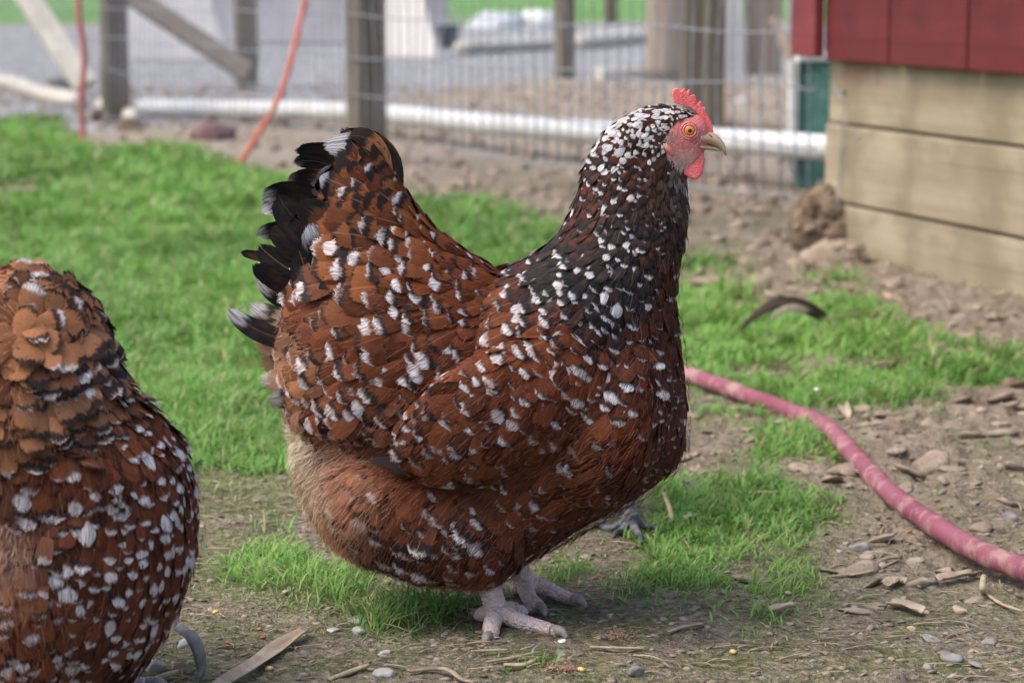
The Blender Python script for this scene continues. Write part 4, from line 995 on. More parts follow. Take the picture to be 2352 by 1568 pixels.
# ix, iy, dx, dy, spacing, length, rgb, white share, white size, black, softness, width
TAN = (.30, .125, .055)
HEN = [
 (1545, 262, -.9, .25, 8, 24, DBR, .75, .50, .3, .15, .75), (1500, 250, -1, .15, 9, 26, DBR, .92, .60, .2, .15, .75), (1440, 275, -.9, .4, 10, 32, DBR, .95, .55, .2, .15, .8),
 (1390, 310, -.75, .65, 12, 38, DBR, .92, .45, .4, .15, .8), (1350, 370, -.45, .9, 14, 42, DBR, .80, .32, .7, .15, .8),
 (1480, 300, -.9, .4, 9, 28, DBR, .85, .5, .3, .15, .8), (1450, 350, -.7, .7, 13, 42, MAH, .80, .38, .8, .15, .75), (1510, 340, -.4, .9, 9, 28, DBR, .6, .35, .5, .15, .7),
 (1525, 400, -.1, 1, 13, 44, DBR, .25, .16, .7, .15, .5), (1420, 420, -.5, .9, 15, 52, MAH, .68, .26, 1.0, .15, .62), (1340, 440, -.35, 1, 16, 52, MAH, .6, .22, 1.0, .15, .6),
 (1570, 450, .12, 1, 13, 42, DBR, .06, .10, .5, .25, .5), (1590, 425, .1, 1, 10, 34, (.5, .48, .47), .8, .4, .0, .3, .6), (1500, 480, -.15, 1, 15, 54, DBR, .28, .16, .9, .15, .55),
 (1430, 500, -.4, 1, 18, 58, BLK, .6, .22, 1.0, .15, .7), (1330, 520, -.55, .85, 18, 60, MAH, .5, .2, 1.1, .15, .6), (1580, 540, .1, 1, 15, 50, DBR, .12, .1, .7, .25, .5),
 (1500, 560, -.2, 1, 20, 62, DBR, .4, .24, 1.0, .15, .75), (1400, 580, -.5, .9, 20, 62, BLK, .7, .26, 1.0, .15, .75), (1290, 590, -.75, .65, 20, 64, BLK, .6, .24, 1.1, .15, .65),
 (1180, 598, -1, .15, 24, 74, MAH, .45, .22, .9, .15, .7), (1540, 640, -.05, 1, 22, 60, MAH, .45, .24, .6, .2, .8), (1450, 640, -.35, 1, 22, 64, BLK, .65, .28, 1.0, .15, .8),
 (1340, 650, -.6, .8, 22, 66, BLK, .72, .28, 1.0, .15, .75), (1240, 650, -.85, .5, 24, 72, BLK, .62, .26, .9, .15, .75), (1380, 730, -.6, .8, 27, 72, BLK, .8, .34, .9, .15, .95),
 (1280, 720, -.75, .6, 27, 78, RUF, .75, .26, .7, .15, .9), (1470, 740, -.25, 1, 26, 66, MAH, .5, .24, .6, .2, .85), (1545, 760, 0, 1, 24, 62, MAH, .5, .17, .15, .25, .75),
 (1150, 680, -.9, .35, 27, 88, RUF, .6, .2, .5, .15, .85), (1150, 760, -.8, .6, 26, 82, RUF, .82, .22, .25, .15, .95), (1250, 800, -.65, .75, 25, 74, RUF, .8, .22, .2, .15, 1),
 (1350, 820, -.55, .8, 26, 74, RUF, .75, .24, .2, .15, 1), (1440, 850, -.35, .9, 28, 76, MAH, .6, .24, .35, .3, .95), (1540, 870, -.05, 1, 24, 62, MAH, .62, .15, .1, .25, .75),
 (1500, 960, -.25, 1, 25, 64, MAH, .6, .16, .1, .3, .8), (1570, 980, -.15, 1, 23, 56, MAH, .6, .15, .1, .25, .75), (1420, 950, -.65, .7, 32, 92, RUF, .5, .18, .4, .5, .8),
 (1330, 980, -.8, .55, 34, 105, (.15, .042, .016), .5, .2, .4, .55, .85), (1530, 1070, -.55, .85, 24, 58, MAH, .65, .18, .1, .3, .85), (1430, 1060, -.75, .6, 29, 76, MAH, .6, .17, .2, .4, .85),
 (1300, 1080, -.8, .55, 33, 98, (.13, .036, .014), .55, .2, .3, .4, .85), (1450, 1140, -.85, .45, 25, 62, MAH, .7, .17, .1, .4, .85), (1330, 1190, -.85, .45, 28, 72, MAH, .55, .16, .1, .5, .85),
 (1200, 1120, -.75, .65, 34, 98, (.13, .036, .014), .55, .2, .4, .4, .85), (1200, 1250, -.7, .7, 32, 88, MAH, .5, .2, .3, .4, .8), (1080, 1150, -.7, .7, 34, 98, (.125, .036, .015), .6, .22, .6, .4, .85),
 (1050, 1270, -.45, .9, 33, 94, (.12, .035, .015), .5, .2, .7, .5, .8), (1120, 1320, -.1, 1, 30, 80, RUF, .12, .12, .2, .7, .7), (930, 1180, -.45, .9, 34, 94, (.135, .04, .017), .6, .22, .9, .45, .85), (900, 1270, -.4, .95, 34, 90, (.11, .032, .015), .5, .2, .9, .5, .8),
 (960, 1060, -.6, .6, 36, 105, RUF, .12, .12, .1, .7, .8), (830, 1090, -.5, .7, 36, 90, (.30, .13, .07), .3, .17, .5, .8, .75), (740, 1110, -.7, .6, 30, 66, BUF, .1, .3, .05, .9, .8), (690, 1020, -.8, .4, 30, 62, (.58, .48, .37), .1, .3, 0, .9, .8),
 (780, 1220, -.5, .85, 32, 80, (.38, .20, .11), .2, .2, .2, .9, .75), (830, 1290, -.35, .95, 32, 80, (.26, .15, .10), .2, .2, .3, .9, .75),
 (1070, 620, -.95, .15, 26, 80, RUF, .45, .2, .5, .15, .75), (1010, 540, -.75, -.35, 23, 72, RUF, .7, .2, .45, .15, .8), (960, 470, -.65, -.7, 24, 78, ORG, .45, .16, .45, .15, .8),
 (900, 400, -.55, -.85, 28, 90, ORG, .2, .16, .9, .15, .85), (850, 360, -.6, -.75, 28, 90, ORG, .2, .16, 1.1, .15, .85), (850, 460, -.85, -.35, 32, 100, ORG, .25, .2, .9, .15, 1), (930, 550, -.9, -.05, 28, 88, ORG, .65, .2, .5, .15, 1),
 (790, 520, -.95, -.2, 36, 108, ORG, .35, .25, .8, .15, 1.1), (860, 640, -1, .05, 34, 105, ORG, .5, .17, .35, .2, 1.1), (760, 620, -1, .0, 38, 110, ORG, .5, .22, .5, .2, 1.1), (980, 660, -.9, .3, 29, 90, RUF, .75, .2, .6, .15, .95),
 (720, 720, -1, .1, 36, 105, RUF, .45, .2, .4, .4, 1.1), (830, 760, -.9, .3, 33, 100, RUF, .6, .2, .6, .2, 1), (670, 790, -1, .15, 32, 90, (.36, .19, .10), .4, .2, .2, .42, .95), (960, 780, -.8, .5, 31, 98, RUF, .65, .2, .5, .2, .95),
 (700, 870, -.85, .4, 34, 96, (.27, .11, .05), .7, .22, .3, .35, 1), (820, 880, -.8, .55, 33, 98, RUF, .7, .2, .5, .25, 1), (940, 900, -.7, .7, 31, 95, RUF, .6, .19, .5, .3, .9), (750, 950, -.7, .6, 31, 80, RUF, .8, .2, .5, .4, 1), (880, 970, -.6, .7, 32, 88, (.15, .055, .03), .5, .2, .6, .4, .95),
]
HEN = [r_[:8]+(r_[8]*(1.6 if r_[1] < 345 else 1.0),)+r_[9:] for r_ in HEN]
def bird(Y0, front, rear, tab, root, seed, ncand, face_poly=None, extra=None, wing=None, shrink=13, tail=(), voxel=.0055, fluff=(), nstr=9000, wtab=None, far=1.7, ruffle=None, white=(1.0, 0.0)):
    tab = [r_[:7]+(min(1, r_[7]+(white[1] if r_[1] > 600 else 0)), r_[8]*(white[0] if r_[1] > 600 else 1))+r_[9:] for r_ in tab]
    rng = np.random.default_rng(seed); unit = (PI_(1001, 800, Y0)-PI_(1000, 800, Y0)).length
    parts = [loft(front, Y0, shrink), loft(rear, Y0, shrink)]
    if extra: parts += extra(Y0, unit)
    me = remesh('body', parts, voxel, 6)
    def col(c):
        ix, iy = proj(c[:, 0], np.full(len(c), Y0), c[:, 2]); o = np.zeros((len(c), 4)); o[:] = (.07, .028, .016, 0)
        if len(fluff):
            for fx, fy, fr, fc in fluff:
                d = np.hypot(ix-fx, iy-fy); m = d < fr; o[m, :3] = np.array(fc)*.8
        if face_poly is not None:
            m = inpoly(ix, iy, face_poly); n = fbm(c[:, 0]*400, c[:, 2]*400, 3)
            pink = np.array([.62, .17, .16])[None]*(.85+.4*n[:, None]); pale = np.array([.62, .42, .35])
            low = np.clip((iy-338)/28, 0, 1)*np.clip((1608-ix)/30, 0, 1)
            f = pink*(1-low[:, None]*.75)+pale*low[:, None]*.75
            o[m, :3] = f[m]; o[m, 3] = 1
        return o
    paint(me, col); body = child('body', me, M['body'], root); sf = Surf(me)
    ex = None
    if face_poly is not None: ex = lambda ix, iy, P, N: inpoly(ix, iy, face_poly)
    d = plumage(sf, tab, Y0, unit, rng, ncand, ex, far, ruffle=ruffle)
    o = feather_object('body_feathers', d, root); o['kind'] = 'stuff'
    if wing:
        for sgn in (-1, 1):
            (x0, y0), (x1, y1), hh, off, th = wing
            a = PI_(x0, y0, Y0); b = PI_(x1, y1, Y0); c = (a+b)/2; ax = (a-b).normalized(); zz = Vector((0, 1, 0)); up = ax.cross(zz)
            R = np.array([[ax.x, 0, up.x], [ax.y, 1, up.y], [ax.z, 0, up.z]])
            rc = Vector((c.x, Y0+sgn*off*unit, c.z)); L2 = (a-b).length/2
            yaw = Matrix.Rotation(sgn*-.12, 3, 'Z'); R = np.array(yaw)@R
            v, f = ellipsoid(rc, (L2, th*unit, hh*unit), R, 4); wm = mesh_from('wing', v, f); paint(wm, lambda c: np.tile([.06, .02, .012, 0.0], (len(c), 1)))
            wo_ = child('wing', wm, M['body'], root); ws_ = Surf(wm)
            dd = plumage(ws_, wtab or tab, Y0, unit, rng, 9000 if sgn < 0 else 3500, lambda ix, iy, P, N: (N[:, 1]*sgn < -.25), 1.5, tiltmul=.9)
            V, q, uv, c_, p_ = dd; fo = child('wing_feathers', np_mesh('wing_feathers', V, q, {'fcol': c_, 'fpar': p_}, uv), M['feather'], wo_)
            fo.matrix_parent_inverse = Matrix.Identity(4); fo['kind'] = 'stuff'
            P, N = ws_.sample(6000, rng); kk = N[:, 1]*sgn > -.1; P, N = P[kk], N[kk]; ix, iy = proj(P[:, 0], np.full(len(P), Y0), P[:, 2]); D = idw(ix, iy, tab)
            Tn = np.stack([D[:, 0], np.zeros(len(P)), -D[:, 1]], -1); T = Tn-N*np.sum(Tn*N, axis=1)[:, None]; T /= np.linalg.norm(T, axis=1)[:, None]+1e-9
            V, q, t_, C = strands(P+N*.006, T, N, unit*rng.uniform(10, 26, len(P)), .00034, np.clip(D[:, 4:7]*rng.uniform(.5, 1.6, len(P))[:, None], 0, .9), rng, .10)
            wd_ = child('wing_down', np_mesh('wing_down', V, [q, t_], {'fcol': C}), M['strand'], wo_); wd_.matrix_parent_inverse = Matrix.Identity(4); wd_['kind'] = 'stuff'
    for t in tail:
        (rx, ry), (mx, my), (tx, ty), hw, lat, colr, par = t[:7]
        lr = lat*.45
        strip_feather('tail_feather', PI_(rx, ry, Y0)+Vector((0, lr*unit, 0)), PI_(mx, my, Y0)+Vector((0, lat*unit, 0)), PI_(tx, ty, Y0)+Vector((0, lat*unit*1.15, 0)), hw*1.18*unit,
                      (rng.normal()*.25, -1 if lat <= 0 else 1, rng.normal()*.25+(.3 if len(t) < 8 else t[7])), colr, par, root)
    # wisps everywhere, and thick down where the plumage is loose
    P, N = sf.sample(nstr*4, rng); ix, iy = proj(P[:, 0], np.full(len(P), Y0), P[:, 2]); D = idw(ix, iy, tab); soft = D[:, 10]
    keep = rng.random(len(P)) < np.clip((soft-.25)*1.1, .10, 1)*np.where(iy < 560, .25, 1)*np.where(np.abs(N[:, 1]) < .3, np.clip(soft*1.3-.1, .1, 1), 1)
    if face_poly is not None: keep &= ~inpoly(ix, iy, face_poly)
    keep &= rng.random(len(P)) < np.where(N[:, 1] > .35, .4, 1.0)
    P, N, D, ix, iy, soft = P[keep][:nstr], N[keep][:nstr], D[keep][:nstr], ix[keep][:nstr], iy[keep][:nstr], soft[keep][:nstr]
    Tn = np.stack([D[:, 0], np.zeros(len(P)), -D[:, 1]], -1); T = Tn-N*np.sum(Tn*N, axis=1)[:, None]; T /= np.linalg.norm(T, axis=1)[:, None]+1e-9
    col_ = np.clip(D[:, 4:7]*1.25*rng.uniform(.6, 1.5, len(P))[:, None]+.02, 0, .9)
    L = unit*(15+20*soft)*rng.uniform(.5, 1.3, len(P))
    V, q, t_, C = strands(P+N*(.008*soft+.0040)[:, None]*.9, T, N, L, .00034, col_, rng, (.10+.35*np.clip(soft-.3, 0, 1))[:, None])
    o = child('down', np_mesh('down', V, [q, t_], {'fcol': C}), M['strand'], root); o['kind'] = 'stuff'
    return me, unit, rng

# ---- speckled hen in the middle
Y1 = 2.19
front = [(238, 1490, 1550, 10), (250, 1450, 1578, 36), (275, 1408, 1605, 55), (305, 1372, 1622, 64), (345, 1346, 1618, 68), (385, 1330, 1592, 76), (420, 1320, 1588, 86), (460, 1310, 1592, 97), (500, 1292, 1592, 110),
         (540, 1268, 1588, 128), (575, 1236, 1580, 150), (615, 1165, 1570, 180), (680, 1050, 1562, 215), (750, 1000, 1566, 240), (850, 950, 1580, 244), (950, 900, 1588, 236), (1020, 900, 1586, 232),
         (1065, 900, 1566, 228), (1100, 900, 1525, 216), (1145, 900, 1450, 203), (1190, 900, 1365, 184), (1240, 900, 1285, 150), (1285, 960, 1195, 110), (1305, 1010, 1145, 60)]
rear = [(325, 800, 862, 10), (360, 770, 895, 30), (410, 745, 925, 48), (460, 730, 958, 64), (510, 715, 998, 84), (560, 700, 1050, 105), (595, 690, 1110, 130), (640, 672, 1180, 155), (700, 650, 1260, 182), (770, 632, 1300, 205), (850, 635, 1300, 216), (910, 648, 1300, 220),
        (960, 655, 1300, 222), (985, 684, 1300, 186), (1060, 686, 1300, 186), (1120, 700, 1300, 188), (1180, 728, 1250, 180), (1235, 775, 1200, 168), (1270, 830, 1160, 135), (1305, 900, 1130, 95), (1325, 1000, 1120, 45)]
FACE = [(1600, 262), (1572, 268), (1545, 285), (1528, 305), (1521, 325), (1524, 350), (1538, 372), (1556, 388), (1578, 392), (1600, 380), (1625, 350), (1660, 340), (1670, 290), (1630, 270)]
hen = empty('speckled_hen', GI(1180, 1420)); tag(hen, 'large speckled red brown hen standing side on, white spots and a red comb, facing right', 'hen')
W_ = lambda w, k, s=-.2: [w, k, random.random(), s]
TAIL = [((900, 480), (890, 340), (735, 338), 34, -8, BLK, W_(.28, .2)), ((905, 500), (905, 330), (772, 313), 26, 14, ORG, W_(0, .9)), ((900, 470), (868, 320), (800, 312), 22, -20, (.30, .12, .05), W_(0, 1.1)),
        ((880, 470), (800, 350), (668, 350), 24, 18, BLK, W_(0, .5)), ((860, 500), (770, 370), (664, 378), 22, 30, BLK, W_(.05, .6)), ((860, 520), (760, 400), (652, 424), 26, 22, (.16, .06, .03), W_(.05, .8)),
        ((850, 520), (780, 430), (735, 400), 30, -36, BLK, W_(.16, .9)), ((830, 560), (700, 430), (596, 462), 30, 10, BLK, W_(.12, .5)), ((820, 580), (680, 460), (594, 494), 24, 26, (.08, .03, .02), W_(.14, .5)),
        ((810, 600), (690, 520), (580, 546), 26, 34, (.10, .045, .03), W_(.1, .6)), ((800, 640), (660, 600), (545, 578), 14, 4, (.11, .05, .035), W_(0, .4)), ((800, 620), (700, 560), (618, 520), 34, -30, BLK, W_(0, .3)),
        ((800, 660), (690, 640), (590, 555), 34, -14, BLK, W_(.0, .3)), ((790, 680), (680, 660), (578, 600), 30, -34, BLK, W_(0, .3)), ((800, 560), (690, 520), (640, 440), 36, -24, BLK, W_(.0, .4)),
        ((790, 720), (660, 700), (588, 628), 26, 10, BLK, W_(.22, .4)), ((770, 780), (620, 775), (526, 698), 22, -38, BLK, W_(.20, .3)), ((780, 740), (650, 745), (572, 690), 26, -10, BUF, W_(.22, .4, .3)),
        ((790, 770), (670, 760), (600, 700), 28, 20, (.42, .27, .16), W_(.2, .3, .3)), ((780, 800), (670, 800), (578, 775), 26, -20, (.42, .26, .15), W_(.0, .1, .5)), ((770, 830), (660, 840), (584, 822), 28, 10, (.46, .29, .17), W_(.0, .1, .6)),
        ((760, 850), (670, 870), (596, 860), 28, -40, (.46, .29, .17), W_(.15, .1, .6)), ((790, 880), (690, 905), (615, 905), 26, -60, (.35, .2, .12), W_(.25, .2, .4)), ((860, 560), (760, 520), (690, 450), 40, -48, (.12, .045, .025), W_(.0, .7)),
        ((830, 700), (740, 690), (690, 560), 44, -52, BLK, W_(.0, .3)), ((850, 620), (760, 600), (715, 500), 40, -56, (.06, .025, .018), W_(.18, .5)),
        # closed wing tip showing under the saddle
        ((1180, 1000), (1030, 1020), (850, 1012), 20, -205, (.18, .06, .03), W_(.0, 1.2), 1.2), ((1180, 1020), (1040, 1036), (890, 1026), 18, -210, BLK, W_(.0, .8), 1.2), ((1190, 1035), (1060, 1052), (940, 1040), 18, -212, (.22, .08, .03), W_(.0, 1.1), 1.2)]
FL = [(690, 1050, 110, (.5, .4, .3)), (760, 1170, 90, (.4, .28, .19))]
def extra1(Y0, unit):
    I3 = np.eye(3); bumps = []
    for sg in (-1, 1):
        bumps.append(ellipsoid(PI_(1392, 945, Y0)+Vector((0, sg*130*unit, 0)), (128*unit, 135*unit, 200*unit), np.array(Matrix.Rotation(.35, 3, 'Y')), 4))
        bumps.append(ellipsoid(PI_(985, 1165, Y0)+Vector((0, sg*140*unit, 0)), (235*unit, 108*unit, 125*unit), np.array(Matrix.Rotation(.30, 3, 'Y')), 4))
    return bumps+[ellipsoid(PI_(1582, 305, Y0), (46*unit, 46*unit, 46*unit), I3, 3), ellipsoid(PI_(1612, 318, Y0), (22*unit, 28*unit, 27*unit), I3, 3),
        ellipsoid(PI_(1580, 352, Y0), (36*unit, 38*unit, 36*unit), I3, 3), ellipsoid(PI_(1545, 288, Y0), (60*unit, 46*unit, 44*unit), I3, 3), ellipsoid(PI_(1600, 290, Y0), (26*unit, 24*unit, 30*unit), I3, 3)]
bm_, U1, rng1 = bird(Y1, front, rear, HEN, hen, 5, 100000, FACE, extra1, ((1400, 795), (935, 1000), 132, 232, 62), 13, TAIL, .0040, FL, 52000, ruffle=lambda ix, iy: 1+.25*(ix < 1000), white=(.92, .16))
# head parts
bvh = BVHTree.FromPolygons([v.co[:] for v in bm_.vertices], [tuple(p.vertices) for p in bm_.polygons])
COMB = [zc(*p) for p in [(1600, 330), (1580, 270), (1573, 225), (1580, 188), (1605, 163), (1640, 155), (1668, 168), (1676, 200), (1692, 168), (1712, 160), (1728, 178), (1722, 215), (1742, 200), (1762, 170), (1780, 176), (1785, 200), (1770, 245), (1775, 262), (1800, 230), (1822, 228), (1842, 245), (1848, 300), (1846, 345), (1872, 318), (1898, 300), (1915, 312), (1914, 345), (1905, 385), (1930, 368), (1948, 368), (1952, 390), (1945, 425), (1972, 455), (2000, 500), (2018, 545), (2030, 590), (2048, 660), (2010, 680), (1960, 640), (1925, 580), (1900, 500), (1850, 430), (1780, 380), (1700, 350)]]
def comb_mesh():
    P = COMB; th = 10*U1
    # narrow band shape: outline extruded and bevelled
    bm = bmesh.new(); vs1 = [bm.verts.new(PI_(x, y, Y1)+Vector((0, -th/2, 0))) for x, y in P]; f = bm.faces.new(vs1)
    r = bmesh.ops.extrude_face_region(bm, geom=[f]); nv = [g for g in r['geom'] if isinstance(g, bmesh.types.BMVert)]
    for v in nv: v.co.y += th
    bmesh.ops.recalc_face_normals(bm, faces=bm.faces[:]); 
    bmesh.ops.triangulate(bm, faces=[f for f in bm.faces if len(f.verts) > 4])
    me = bpy.data.meshes.new('comb'); bm.to_mesh(me); bm.free()
    V = [v.co.copy() for v in me.vertices]; Fc = [tuple(p.vertices) for p in me.polygons]
    out = remesh('comb', [(V, Fc)], .0007, 4); return out
child('comb', comb_mesh(), M['comb'], hen)
wat = [zc(*p) for p in [(1870, 835), (1905, 855), (1930, 900), (1940, 960), (1938, 1020), (1925, 1080), (1900, 1135), (1870, 1175), (1840, 1190), (1800, 1185), (1750, 1162), (1705, 1130), (1688, 1095), (1686, 1045), (1700, 1005), (1730, 970), (1770, 935), (1810, 900), (1840, 860)]]
for dy in (-16, 16):
    me = plate(wat, Y1+dy*U1, 8*U1, .35)
    for v in me.vertices: v.co.y += (v.co.z-PI_(1600, 350, Y1).z)*(.25 if dy < 0 else -.25)
    child('wattle', me, M['comb'], hen)
# beak: stacked cross sections along the length
def beak(top, bot, hw, name, lo):
    n = len(top); seg = 14; V = []; C = []
    for i in range(n):
        a = PI_(*zc(*top[i]), Y1); b = PI_(*zc(*bot[i]), Y1); c = (a+b)/2; h = (a-b)/2
        for k in range(seg):
            t = 2*pi*k/seg; V.append(c+h*sin(t)*1.0+Vector((0, hw[i]*U1*cos(t)*(1-.25*max(0, sin(t))), 0)))
            f = i/(n-1); base = np.array([.62, .38, .25])*(1-f)+np.array([.66, .54, .29])*f
            if sin(t) > .55 and f > .25: base = np.array([.50, .33, .18])
            if f > .85: base = base*.55
            C.append(list(base)+[1])
    Fc = [(i*seg+k, i*seg+(k+1) % seg, (i+1)*seg+(k+1) % seg, (i+1)*seg+k) for i in range(n-1) for k in range(seg)]+[tuple(range(seg))[::-1], tuple((n-1)*seg+k for k in range(seg))]
    me = mesh_from(name, V, Fc); at = me.attributes.new('fcol', 'FLOAT_COLOR', 'POINT'); at.data.foreach_set('color', np.array(C, np.float32).ravel())
    return child(name, me, M['beak'], hen)
beak([(1890, 620), (1960, 640), (2030, 655), (2080, 685), (2125, 725), (2160, 775), (2182, 830), (2190, 880), (2188, 925)], [(1880, 785), (1940, 788), (2000, 798), (2050, 812), (2090, 832), (2125, 855), (2148, 876), (2160, 898), (2180, 926)], [38, 31, 24, 19, 15, 11, 8, 5, 1.5], 'upper_beak', 0)
beak([(1880, 775), (1940, 785), (2000, 795), (2060, 812), (2110, 842), (2130, 862)], [(1880, 850), (1930, 850), (1990, 858), (2050, 868), (2100, 872), (2128, 868)], [33, 27, 20, 14, 8, 3], 'lower_beak', 1)
for sgn in (-1, 1):
    e = PI_(*zc(1758, 625), Y1); hit = bvh.ray_cast(Vector((e.x, Y1+sgn*.2, e.z)), Vector((0, -sgn, 0)))[0] or Vector((e.x, Y1+sgn*.016, e.z))
    ey = hit.y
    def disc(r, off, bulge, name, mat):
        V = []; rr = [1, .85, .6, .3]; seg = 24
        for q in rr:
            for k in range(seg): t = 2*pi*k/seg; V.append(Vector((e.x+r*q*cos(t), ey+sgn*(off+bulge*math.sqrt(1-q*q)), e.z+r*q*sin(t))))
        V.append(Vector((e.x, ey+sgn*(off+bulge), e.z)))
        Fc = [(i*seg+k, i*seg+(k+1) % seg, (i+1)*seg+(k+1) % seg, (i+1)*seg+k) for i in range(3) for k in range(seg)]+[(3*seg+k, 3*seg+(k+1) % seg, 4*seg) for k in range(seg)]
        return child(name, mesh_from(name, V, Fc), mat, hen)
    ru = .2025*U1
    disc(62*ru, .0004, .0020, 'iris', M['iris']); disc(24*ru, .0021, .0006, 'pupil', M['pupil'])
    ring = [Vector((e.x+72*ru*cos(t), ey+sgn*(.0008), e.z+68*ru*sin(t))) for t in np.linspace(0, 2*pi, 33)]
    child('eyelid', tube_mesh('eyelid', ring, 11*ru, 10), M['face'], hen)
    ring = [Vector((e.x+98*ru*cos(t), ey+sgn*(.0000), e.z+92*ru*sin(t))) for t in np.linspace(0, 2*pi, 33)]
    child('eyelid', tube_mesh('eyelid', ring, 12*ru, 8), M['face'], hen)
    lobe = [zc(*p) for p in [(1470, 780), (1520, 790), (1565, 830), (1590, 880), (1592, 930), (1560, 920), (1510, 870), (1475, 830)]]
    lc = PI_(*zc(1530, 860), Y1); lh = bvh.ray_cast(Vector((lc.x, Y1+sgn*.2, lc.z)), Vector((0, -sgn, 0)))[0]
    if lh: child('ear_lobe', plate(lobe, lh.y+sgn*.0005, .004, .3), M['face'], hen)
    nz = PI_(*zc(2000, 690), Y1); v, f = ellipsoid(nz+Vector((0, sgn*.0078, 0)), (.0022, .0012, .0009), np.array(Matrix.Rotation(.5, 3, 'Y')), 2); child('nostril', mesh_from('nostril', v, f), M['claw'], hen)
    # ear tuft and cheek bristles
    ts = []; n = 460
    cx = np.concatenate([rng1.normal(1530, 14, n), rng1.normal(1552, 16, n), rng1.normal(1600, 18, 120)]); cy = np.concatenate([rng1.normal(318, 13, n), rng1.normal(368, 14, n), rng1.normal(325, 22, 120)])
    P = []; Nn = []
    for a, b in zip(cx, cy):
        p = PI_(a, b, Y1); h_, nn, _, _ = bvh.ray_cast(Vector((p.x, Y1+sgn*.2, p.z)), Vector((0, -sgn, 0)))
        if h_ and inpoly(np.array([a]), np.array([b]), FACE)[0] and math.hypot(a-1582, b-297) > 24: P.append(h_[:]); Nn.append(nn[:])
    P = np.array(P); Nn = np.array(Nn); k = len(P); T = np.tile([-.7, 0, -.7], (k, 1)); T = T-Nn*np.sum(T*Nn, 1)[:, None]; T /= np.linalg.norm(T, axis=1)[:, None]
    V, q, t_, C = strands(P, T, Nn, rng1.uniform(.0025, .0065, k), .0003, np.array([.60, .47, .37])[None]*rng1.uniform(.5, 1.3, k)[:, None], rng1, .12)
    o = child('ear_bristles', np_mesh('ear_bristles', V, [q, t_], {'fcol': C}), M['strand'], hen); o['kind'] = 'stuff'
# legs
def leg(base, shank_top, toes, back, r, parent, mat, Yb, clawm=None, sc=1.0):
    """base: ankle point; toes: lists of world points from the ankle"""
    Qs = spline([shank_top, (Vector(shank_top)+Vector(base))/2, base], 40); parts = [tube_data(Qs, [r*1.02*(1+.11*abs(sin(i*.42))) for i in range(len(Qs))], 16)]
    v, f = ellipsoid(Vector(base)+Vector((0.002, 0, -.001)), (r*1.2, r*1.15, r*1.0), np.eye(3), 3); parts.append((v, f))
    for t in toes:
        Q = spline(t, 16); n = len(Q); ln = sum((Q[i+1]-Q[i]).length for i in range(n-1)); R = [r*(.84-.32*i/n)*(1+.16*abs(sin(i/n*ln/.0040*pi))) for i in range(n)]; R[-1] *= .8
        parts.append(tube_data(Q, R, 12))
        parts.append(ellipsoid(Q[-1], (R[-2], R[-2], R[-2]), np.eye(3), 2))
    me = remesh('leg', parts, .0009*sc, 1); child('leg', me, mat, parent)
    for t in toes:
        a = Vector(t[-1]); d = (Vector(t[-1])-Vector(t[-2])).normalized(); d.z = 0; d.normalize()
        pts = spline([a-d*.004, a+d*.005+Vector((0, 0, .0012)), a+d*.009+Vector((0, 0, 0)), a+d*.014+Vector((0, 0, -.003))], 4); n = len(pts)
        child('claw', tube_mesh('claw', pts, [r*.56*(1-i/n)**.6+.0005 for i in range(n)], 10), clawm or M['claw'], parent)
def GIz(ix, iy, z): return GI(ix, iy, z)
rz = .0052
b1 = GIz(1142, 1398, .016)
b1 = PI_(1140, 1400, 2.150)
leg(b1, PI_(1108, 1290, 2.150), [[b1, GIz(1190, 1424, rz+.004), GIz(1240, 1438, rz), GIz(1278, 1449, rz)], [b1, GIz(1128, 1440, rz+.002), GIz(1130, 1452, rz), GIz(1122, 1462, rz-.001)],
      [b1, PI_(1175, 1398, 2.185), GIz(1188, 1402, rz+.001), GIz(1200, 1402, rz)], [b1, GIz(1112, 1408, rz+.003), GIz(1102, 1412, rz)]], None, .0092, hen, M['leg'], 2.15)
b2 = PI_(1205, 1340, 2.245)
leg(b2, PI_(1170, 1240, 2.245), [[b2, GIz(1250, 1348, rz+.006), GIz(1295, 1368, rz), GIz(1325, 1378, rz)], [b2, GIz(1216, 1372, rz+.003), GIz(1233, 1387, rz), GIz(1243, 1396, rz)],
      [b2, GIz(1220, 1350, rz+.001), GIz(1236, 1336, rz)], [b2, GIz(1185, 1352, rz)]], None, .0088, hen, M['leg'], 2.245)

# ---- second hen, cut by the left edge
Y2 = 1.90
front2 = [(760, -140, 175, 70), (830, -200, 235, 120), (900, -230, 318, 165), (960, -240, 385, 205), (1010, -240, 425, 232), (1080, -240, 452, 262), (1160, -230, 466, 285), (1240, -220, 464, 285), (1320, -200, 450, 275), (1400, -180, 420, 255), (1470, -140, 385, 225), (1530, -100, 340, 190), (1590, -60, 290, 140), (1640, -20, 230, 80)]
rear2 = [(630, 30, 115, 30), (655, -40, 160, 90), (690, -120, 205, 160), (760, -220, 240, 225), (850, -330, 272, 275), (940, -400, 298, 302), (1010, -420, 290, 305), (1055, -430, 250, 280), (1085, -430, 210, 200), (1150, -430, 200, 170), (1250, -420, 200, 180), (1350, -380, 200, 190), (1450, -320, 200, 180), (1530, -240, 180, 150), (1600, -150, 120, 80)]
CH = (.095, .024, .0105); TAN = (.30, .125, .055)
